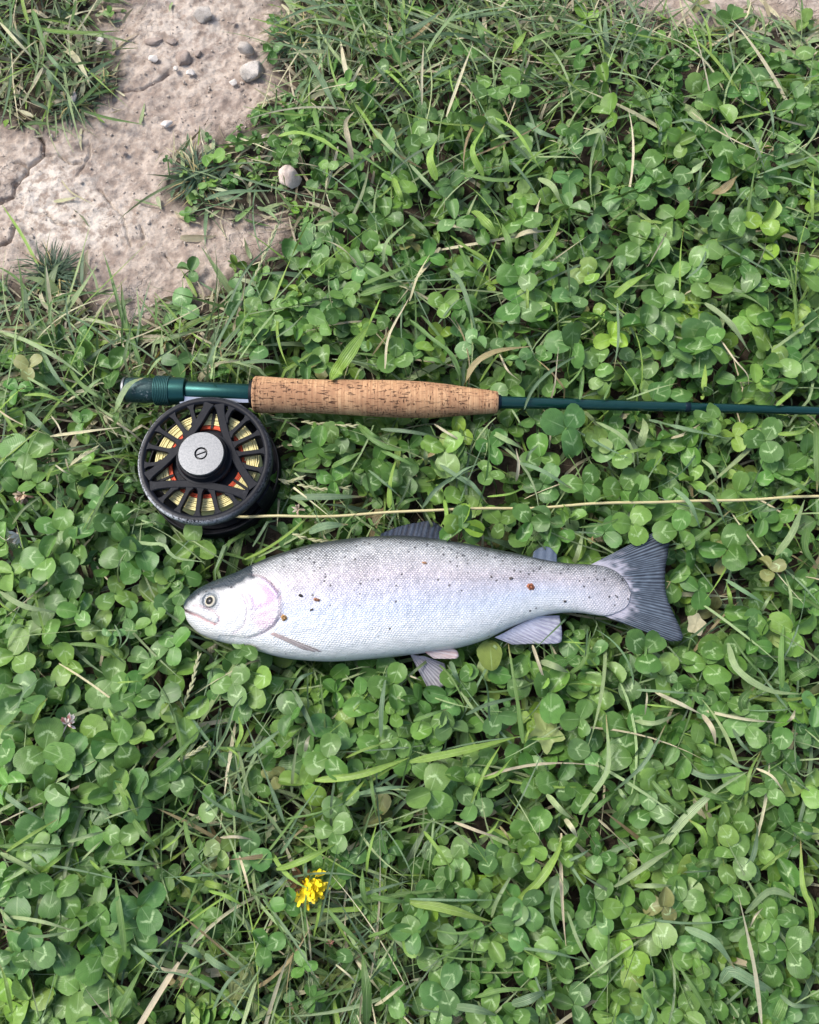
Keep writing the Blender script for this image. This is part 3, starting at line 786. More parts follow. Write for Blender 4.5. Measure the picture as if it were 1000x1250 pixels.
for i, md in enumerate(MIDS):
    m_ = math.radians(md); e1 = np.array([math.cos(m_), math.sin(m_)]); e2 = np.array([-e1[1], e1[0]])
    pp = np.linspace(-.76, .76, 41); al = .415 + .185 * pp ** 2
    keep_ = np.hypot(pp, al) < .90; pp, al = pp[keep_], al[keep_]
    V, f = bar((al[:, None] * e1 + pp[:, None] * e2) * RR, (.115 + .02 * np.abs(pp) + .07 * np.exp(-((np.hypot(pp, al) - .90) / .06) ** 2)) * RR, TOPZ - .0042, TOPZ - .0004)
    rpart('spool_arm', V, f, M_BLACK)
    for kk in range(-2, 3):
        a_ = m_ + math.radians(3 + kk * 19.7); dl = math.radians(3 + kk * 19.7)
        # inner end on the arm: solve along = .415 + .185 p^2 for the ray
        r0 = .45
        for _ in range(20): r0 = (.415 + .185 * (r0 * math.sin(dl)) ** 2) / math.cos(dl)
        rs = np.linspace(r0 + .02, .893, 15); fl_ = 1 + 1.0 * np.exp(-((rs - .893) / .035) ** 2) + 1.0 * np.exp(-((rs - r0 - .05) / .035) ** 2)
        V, f = bar(np.stack([rs * math.cos(a_), rs * math.sin(a_)], 1) * RR, .070 * fl_ * RR, TOPZ - .0040, TOPZ - .0007)
        rpart('spool_spoke', V, f, M_BLACK)
for vd in (84, 204, 324):                        # small web in the slot of each corner
    a_ = math.radians(vd + 1)
    rs = np.array([.52, .66, .80, .895])
    V, f = bar(np.stack([rs * math.cos(a_), rs * math.sin(a_)], 1) * RR, .045 * RR, TOPZ - .0085, TOPZ - .0055)
    rpart('spool_web', V, f, M_BLACK)
V, f = lathe([(1e-4, TOPZ - .0040), (.415 * RR, TOPZ - .0040), (.425 * RR, TOPZ - .0012), (.415 * RR, TOPZ - .0002), (.385 * RR, TOPZ - .0001), (.375 * RR, TOPZ + .0008), (.372 * RR, TOPZ + .0040), (.362 * RR, TOPZ + .0050), (1e-4, TOPZ + .0050)], 72)
V, f = V, [x[:, ::1] for x in f]
rpart('hub', V, [f[0]], M_BLACK)
n = NT('hub cap steel'); q = n.objco(); x_, y_, z_ = n.sep(q)
rad = n.math('SQRT', n.math('ADD', n.math('MULTIPLY', x_, x_), n.math('MULTIPLY', y_, y_)))
br = n.noise(1.0, n.comb(n.math('MULTIPLY', rad, 5000.0), 0.0, 0.0), 2).outputs[0]; fn = n.noise(900, q, 4, .7).outputs[0]
c = n.mix(n.ss(.3, .7, fn), (.080, .085, .092, 1), (.125, .130, .138, 1))
n.set(Base_Color=c, Metallic=.85, Roughness=n.math('MULTIPLY_ADD', br, .15, .28), Normal=n.bump(n.math('ADD', br, fn), .12, .0002))
M_CAP = n.m
z0 = TOPZ + .0050
V, f = lathe([(.338 * RR, z0 - .0004), (.340 * RR, z0 + .0024), (.340 * RR, z0 + .0026), (.330 * RR, z0 + .0033), (.329 * RR, z0 + .0033), (.098 * RR, z0 + .0033), (.0975 * RR, z0 + .0033), (.092 * RR, z0 + .0028), (.092 * RR, z0 + .0012)], 80)
hubcap = rpart('hub_cap', V, f, M_CAP, 30)
M_RECESS = plain('screw recess', (.07, .07, .072), .6)
V, f = lathe([(.0935 * RR, z0 + .0013), (1e-4, z0 + .0013)], 40)
rpart('screw_recess', V, f, M_RECESS, 30, hubcap)
Vs = []
for s_ in (-1, 1):                               # two halves leave the slot between them
    a_ = np.linspace(.16, PI - .16, 16); r_ = .072 * RR
    pl = np.stack([r_ * np.cos(a_), s_ * r_ * np.sin(a_)], 1); rt = math.radians(22)
    pl = pl @ np.array([[math.cos(rt), math.sin(rt)], [-math.sin(rt), math.cos(rt)]])
    lo = np.concatenate([pl, np.full((16, 1), z0 + .0013)], 1); hi = np.concatenate([pl * .97, np.full((16, 1), z0 + .0031)], 1)
    Vv_ = np.vstack([lo, hi, [[*pl.mean(0), z0 + .0031]]]); ii = np.arange(16); i2 = (ii + 1) % 16
    ff = np.stack([ii, i2, i2 + 16, ii + 16], 1); ft = np.stack([ii + 16, i2 + 16, np.full(16, 32)], 1)
    Vs.append((Vv_, [ff[:, ::s_], ft[:, ::s_]]))
V, f = join(Vs); rpart('screw', V, f, M_CAP, 30, hubcap)
# line wound on the spool: one continuous spiral of yellow line over orange backing
def wound(name, r0, r1, zt, zb, dia, mat):
    C = []; layers = int((zt - zb) / (dia * .95)); turns = max(1, int((r1 - r0) / (dia * .98))); k = 72
    for L in range(min(layers, 3)):
        rs = np.linspace(r0, r1, turns * k) if L % 2 == 0 else np.linspace(r1, r0, turns * k)
        a_ = np.arange(turns * k) * 2 * PI / k
        wob_ = .00016 * np.sin(a_ * .37 + L) + .00010 * np.sin(a_ * 1.13)
        C.append(np.stack([(rs + wob_) * np.cos(a_), (rs + wob_) * np.sin(a_), zt - L * dia * .9 + wob_ * .8 - .10 * np.maximum(0, rs - (r0 + r1) / 2)], 1))
    # outer windings down the drum
    nd = max(2, int((zt - 3 * dia - zb) / dia)); a_ = np.arange(nd * k) * 2 * PI / k
    C.append(np.stack([(r1 - dia) * np.cos(a_), (r1 - dia) * np.sin(a_), np.linspace(zt - 2.5 * dia, zb, nd * k)], 1))
    V, f = tube(np.vstack(C), dia / 2, 6, True); rpart(name, V, f, mat, 80)
M_LINE = plain('cream fly line', (.74, .66, .31), .5, 0, .15, 260)
M_BACK = plain('orange backing line', (.62, .085, .025), .6, 0, .2, 500)
wound('backing_line', .515 * RR, .575 * RR, TOPZ - .0066, .008, .0009, M_BACK)
wound('wound_fly_line', .582 * RR, .775 * RR, TOPZ - .0068, .008, .0012, M_LINE)
V, f = lathe([(.515 * RR, .005), (.515 * RR, TOPZ - .008), (.30 * RR, TOPZ - .006)], 64); rpart('spool_drum', V, f, M_BLACK)
V, f = lathe([(.60 * RR, .0062), (.90 * RR, .0062), (.90 * RR, .0045), (.60 * RR, .0045)], 96)
rpart('spool_back_flange', V, f, M_BLACK)
# frame behind the spool: rim ring, hub plate, ribs and posts
V, f = lathe([(.86 * RR, 0), (.86 * RR, .004), (.99 * RR, .004), (.99 * RR, .0105), (1.0 * RR, .0115), (1.018 * RR, .0115), (1.028 * RR, .0105), (1.028 * RR, .001), (1.018 * RR, 0), (.86 * RR, 0)], 128)
rpart('frame_rim', V, f, M_BLACK)
V, f = lathe([(.42 * RR, 0), (.42 * RR, .003), (1e-4, .003)], 64); rpart('frame_hub', V, f, M_BLACK)
for i in range(9):
    a_ = math.radians(10 + 40 * i); rs = np.array([.40, .6, .87])
    V, f = bar(np.stack([rs * math.cos(a_), rs * math.sin(a_)], 1) * RR, .12 * RR, 0, .0032); rpart('frame_rib', V, f, M_BLACK)
for a0 in (70, 200, 330):
    aa = np.radians(np.linspace(a0 - 9, a0 + 9, 8)); V, f = bar(np.stack([np.cos(aa), np.sin(aa)], 1) * 1.012 * RR, .0016, .0100, TOPZ - .009 if a0 != 70 else TOPZ - .006); rpart('frame_post', V, f, M_BLACK)
# winding handle stub under the rim and the foot that clamps to the reel seat
foot_y0 = .985 * RR
fx0 = P(222, 490, ZR)[0] - RC[0]; fx1 = P(311, 490, ZR)[0] - RC[0]
yseat = P(268, 479.5, ZR)[1] - RC[1]; zseat = ZR - (ZF - .036)
xx = np.linspace(fx0, fx1, 24); wv_ = np.interp(np.linspace(0, 1, 24), [0, .12, .5, .88, 1], [.003, .0058, .0070, .0058, .003])
ys = yseat - 12.4 * mpp(268, 480, ZR) * .80; 
secs = []
for x_, w_ in zip(xx, wv_):
    secs.append([(x_, ys - .0040, zseat + .0042), (x_, ys + .0008, zseat + .0066), (x_, ys + .0002, zseat - w_ * .6), (x_, ys - .0040, zseat - w_)])
V = np.array(secs).reshape(-1, 3); f = grid_faces(24, 4, True); cp = np.array([[0, 1, 2, 3]])
rpart('reel_foot', V, [np.concatenate([f[:, ::-1], cp, cp[:, ::-1] + 92])], M_STEEL)
V, f = tube([(.0 * RR + .002, .99 * RR, .018), (.002, ys - .002, zseat - .002)], [.0055, .0045], 12); rpart('foot_stem', V, f, M_BLACK)

# fly line running off the reel to the right
lp = [(278,629),(300,631.5),(340,630.5),(430,628),(560,622),(640,619.5),(700,617),(800,613),(850,611),(930,609),(1000,607),(1120,603),(1260,606)]
zz = [.030,.034,.040,.043,.0445,.0445,.044,.0445,.044,.044,.044,.044,.043]
C = smooth_curve([P(a_[0], a_[1], z) for a_, z in zip(lp, zz)], 260)
t_ = np.linspace(0, 1, 260)
C[:, 1] += .0006 * np.sin(t_ * 37) * np.sin(t_ * 11); C[:, 2] += .0010 * np.sin(t_ * 29)
V, f = tube(C, .00098, 8); 
base_l = P(640, 619, 0); me = mesh('fly_line', V - base_l, f)
tag(obj('fly_line', me, plain('cream fly line strand', (.46, .40, .20), .45, 0, .2, 200), None, tuple(base_l)), 'thin cream fly line running from the reel above the trout', 'fishing line')
# ------------------------------------------------------------------ where things stand (4x tiles of the picture: origin, then x y size angle)
CLOVERS = {
(250,0): "335 250 75 100,800 450 80 40,890 360 90 60,940 560 70 90,880 700 90 80,780 680 70 30,960 880 110 60,560 880 90 170,270 560 80 30,40 780 80 60,160 700 70 120,460 720 70 45,600 820 70 20,700 400 70 90,430 600 70 0",
(500,0): "265 250 80 90,370 430 110 100,490 430 110 80,200 370 60 20,560 390 90 60,50 670 110 100,240 640 90 150,380 620 110 80,830 690 90 100,980 560 100 60,900 860 100 30,780 880 90 90,550 950 100 60,200 900 90 120,960 400 90 90,560 770 110 90,830 260 80 150,850 170 80 20,330 800 100 100",
(750,0): "570 100 90 90,410 20 60 60,200 200 80 120,100 190 90 100,930 110 80 60,290 340 90 90,430 450 130 20,510 520 120 60,620 440 90 120,720 420 110 80,920 290 110 70,890 500 110 90,560 800 140 90,150 820 120 60,40 850 110 100,200 880 110 90,310 900 120 60,700 960 120 30,780 900 100 45,850 690 80 150,320 700 80 10,520 690 90 90,640 790 90 0,930 860 100 30,250 640 90 100,150 670 80 170,120 940 110 60",
(0,250): "870 510 115 100,550 800 130 45,420 640 80 60,140 790 90 60,220 830 80 90,60 720 80 90,380 760 80 0,930 320 80 60,280 650 80 120,870 760 90 30,80 900 90 120",
(250,250): "880 60 110 100,820 220 110 100,590 150 110 80,780 300 110 100,550 300 120 60,660 290 110 80,690 450 100 110,510 200 90 0,550 230 70 60,280 470 110 60,170 420 90 100,170 500 90 90,260 680 120 280,590 780 110 90,500 790 90 40,460 480 70 90,880 550 80 60,850 610 90 90,950 650 100 45,930 740 110 90,640 500 80 100,590 570 100 0,400 260 110 80,700 100 90 20,510 80 90 100,80 830 80 60,850 810 80 90,150 290 70 80",
(500,250): "530 490 140 100,460 660 90 100,540 750 90 90,640 740 80 90,790 690 140 60,790 450 110 80,690 330 90 90,870 350 110 60,830 200 100 110,540 350 120 70,620 480 110 60,590 600 110 90,270 320 90 60,340 120 100 90,220 70 110 100,550 60 120 80,660 270 110 60,170 480 90 80,310 680 100 60,120 700 100 90,20 720 110 40,490 900 120 60,920 140 100 30,960 560 100 90,930 770 110 60,820 560 90 90,950 860 80 90,840 130 90 90,670 520 80 30,90 250 100 90,990 650 100 30,970 40 110 90,780 20 110 100",
(750,250): "240 440 130 80,220 150 120 30,570 100 110 60,120 200 130 100,290 60 110 0,720 80 115 60,470 80 100 0,640 430 135 70,200 540 130 60,150 590 130 80,240 580 130 -90,230 660 120 10,380 540 130 80,450 620 150 60,480 680 130 -60,410 700 120 180,520 830 120 60,590 860 110 30,660 930 130 90,150 850 120 -60,280 730 100 0,270 900 130 90,380 830 110 100,780 850 110 80,920 760 120 30,960 830 110 60,970 890 110 90,620 290 110 70,530 250 110 60,770 590 100 60,880 560 90 0,920 330 130 70,750 370 110 90,690 590 140 60,460 380 120 0,380 300 120 60,800 770 120 80,950 610 100 90,880 100 120 30,770 190 100 60,600 190 110 90,50 80 100 60,30 330 100 80,640 510 110 60,100 750 100 90,690 870 100 60,870 890 90 90",
(0,500): "140 220 160 150,370 560 100 100,220 720 140 60,130 680 80 30,350 680 120 90,600 740 130 60,560 550 120 60,560 900 120 100,740 940 130 100,830 790 100 90,840 840 90 -90,690 690 130 60,640 360 60 90,370 350 100 0,430 280 100 30,490 420 90 80,450 740 70 60,520 780 110 100,330 800 120 60,330 930 130 70,270 870 90 80,150 850 90 90,950 660 130 90,60 800 120 60,20 650 120 80,680 110 110 60,420 520 90 60,280 590 120 170,400 60 80 60,10 330 90 60,730 600 120 60,690 780 110 -30,180 360 100 100,460 570 130 0,310 280 100 90,380 990 110 90,860 960 120 60,900 810 100 -60,580 650 130 -30",
(330,490): "310 210 110 20,240 220 110 90,400 350 130 80,540 370 120 90,640 370 120 60,310 390 110 180,60 670 120 0,830 330 110 60,850 240 140 40,140 170 80 90,60 430 90 60,340 260 90 60,950 460 130 80,940 620 130 90,520 290 100 120,370 180 110 70",
(550,490): "570 130 150 50,840 430 140 60,580 570 110 110,650 400 130 60,240 590 110 30,200 220 110 80,440 270 120 90,720 190 100 30,190 350 90 90,390 590 120 0,470 600 110 90,390 680 110 -90,620 780 150 110,850 600 130 30,750 640 110 60,450 400 120 60,810 240 120 60,980 310 110 90,510 440 70 60,520 660 110 0,60 440 120 90,60 600 120 90,820 300 90 -60,130 130 120 60,400 80 110 30",
(750,500): "260 320 140 50,600 400 110 110,550 680 150 60,740 150 130 60,775 310 110 170,860 260 110 120,410 880 110 90,880 880 120 45,520 250 90 0,270 840 130 180,470 40 110 80,590 130 90 60,300 480 140 90,310 590 130 60,760 780 100 0,90 560 120 60,990 930 110 60,720 540 100 90,380 350 110 0,400 680 120 0,940 220 110 60,670 990 130 60,120 400 110 60,350 180 130 60,540 730 100 60,800 540 90 60,940 280 110 0,210 150 100 60,650 90 90 60",
(0,750): "330 240 130 100,70 200 140 80,580 630 150 70,545 330 150 100,220 660 180 100,330 700 130 60,220 860 140 90,480 720 160 200,830 820 140 -30,900 500 150 40,730 220 130 160,850 150 110 60,860 280 120 -90,660 390 130 90,670 510 130 120,590 430 110 0,110 410 160 100,230 400 120 0,310 440 110 90,60 720 130 100,100 590 130 60,10 640 130 60,400 620 160 170,640 870 150 60,390 890 150 20,470 920 120 60,550 100 60 90,490 80 110 60,200 60 160 80,40 830 110 90,550 870 130 60,620 20 110 90,740 40 110 60,780 400 110 60,700 600 90 60,870 770 100 60,910 220 100 90,30 340 110 60",
(250,750): "180 170 110 60,200 260 140 -90,70 370 110 -80,250 350 130 150,300 360 110 0,220 430 130 -100,430 490 130 0,620 310 110 90,760 390 110 80,800 450 130 -60,700 450 120 0,630 550 140 80,690 640 130 0,600 700 140 80,480 700 140 100,930 480 100 60,340 680 90 60,340 790 80 60,850 650 130 60,860 310 130 60,950 600 120 60,60 930 120 100,570 940 130 0,680 930 120 60,820 260 110 60,920 340 130 60,260 830 90 60,480 830 130 60,770 560 90 90,530 440 130 60,640 380 100 0,140 340 130 180,330 200 110 0",
(500,750): "390 180 160 -90,770 210 130 90,690 380 160 40,730 810 130 60,100 870 150 80,450 820 150 30,870 380 130 60,950 240 130 60,830 510 100 60,200 550 100 0,110 550 110 60,90 620 110 -90,250 320 120 60,40 420 110 60,180 400 110 60,440 560 120 180,430 490 110 120,260 740 120 60,270 800 120 -60,570 700 140 60,610 790 130 0,880 670 130 60,940 810 100 -30,840 880 110 80,500 300 140 60,640 310 100 60,760 630 140 60,960 160 100 60,900 200 100 0,830 410 120 60,350 750 120 60,210 880 150 0,310 930 120 0,820 310 100 60,910 460 120 -60,30 560 120 60",
(750,750): "150 180 140 30,220 290 120 40,410 190 140 60,365 365 100 60,330 390 110 -30,40 310 130 60,70 560 160 150,870 80 140 30,680 150 100 90,810 660 120 200,840 780 120 180,930 840 140 -60,830 490 110 60,920 455 90 60,980 450 110 90,940 570 90 60,300 800 120 60,210 820 130 -80,90 700 150 60,650 550 130 60,540 530 110 90,300 580 100 60,280 650 110 60,400 630 110 60,380 720 140 90,540 750 140 60,750 850 110 30,450 680 100 30,440 430 100 -60,550 430 120 0,310 330 80 60,170 960 120 90,540 200 130 60,690 240 100 60,570 890 140 60,450 240 140 60,650 60 100 60,720 100 100 60,240 740 120 60,490 370 90 60",
(0,1000): "385 840 160 35,585 115 120 30,365 265 140 90,500 550 160 120,690 430 150 60,560 820 170 80,65 660 130 90,130 280 130 60,260 350 140 30,80 370 160 150,150 430 150 -60,20 290 110 90,500 310 110 90,480 220 130 60,370 480 130 0,460 430 120 60,280 620 150 90,160 640 140 110,70 760 140 60,140 880 140 0,30 900 130 90,150 990 130 60,260 970 120 60,560 970 130 60,440 40 140 60,230 60 170 60,330 400 140 0,680 530 150 -60,490 660 150 0,530 440 130 60,480 1000 120 60,170 170 120 60,340 20 120 60",
(250,1000): "80 150 100 -30,400 410 90 100,300 620 120 150,640 680 110 0,620 270 100 60,700 200 110 60,630 60 120 60,220 170 130 90,560 240 80 60,980 470 120 60,990 550 120 -60,910 700 90 60,920 860 110 60,530 870 90 60,890 170 80 60,480 720 100 180",
(500,1000): "555 210 130 80,700 390 130 60,215 190 130 60,600 60 130 60,590 140 110 60,370 190 110 60,390 285 100 0,440 230 100 60,310 340 110 150,395 360 100 0,355 400 80 -90,590 530 150 90,670 540 120 80,610 660 130 -90,910 390 130 170,860 520 140 90,920 480 120 60,950 640 120 0,980 740 120 90,95 500 120 90,10 540 130 60,330 790 100 90,385 750 90 90,260 870 110 60,120 910 130 60,170 830 140 60,160 700 130 150,800 910 120 60,790 800 100 90,380 950 120 60,500 950 100 60,570 430 120 60,480 430 130 60,510 520 120 60,230 600 110 60,140 570 100 60,400 600 120 60,460 620 110 60,740 640 130 30,960 240 110 60,930 180 110 150,990 960 100 60,200 310 90 90,290 500 110 -60,750 150 100 60,820 250 110 60,250 420 130 60,130 330 130 60,710 720 110 60,510 720 120 60,640 870 90 60",
(750,1000): "800 190 150 60,850 640 150 60,410 450 110 90,560 330 130 80,530 140 110 60,290 610 140 0,50 680 140 100,200 500 150 60,180 450 110 0,790 490 120 0,600 480 90 60,700 310 110 100,780 320 110 30,740 700 130 -60,320 290 150 60,240 210 120 60,350 180 120 80,180 160 100 90,330 50 120 60,40 430 130 -60,390 680 120 60,480 640 130 60,400 600 100 60,480 880 110 0,400 770 90 60,470 790 90 60,200 770 100 60,210 830 100 0,290 810 100 60,310 870 140 60,160 920 130 60,100 980 120 60,20 980 120 60,340 960 130 60,590 190 120 60,600 70 120 60,720 150 100 60,860 30 110 60,950 990 100 60,70 850 130 60,700 600 120 90,520 30 110 60,240 10 110 60,650 950 90 60,750 890 110 60,840 970 100 0,240 420 110 60,360 290 120 60,440 290 100 60,10 400 120 60,330 400 130 110,250 120 120 60,820 430 130 90,100 630 140 30",
}
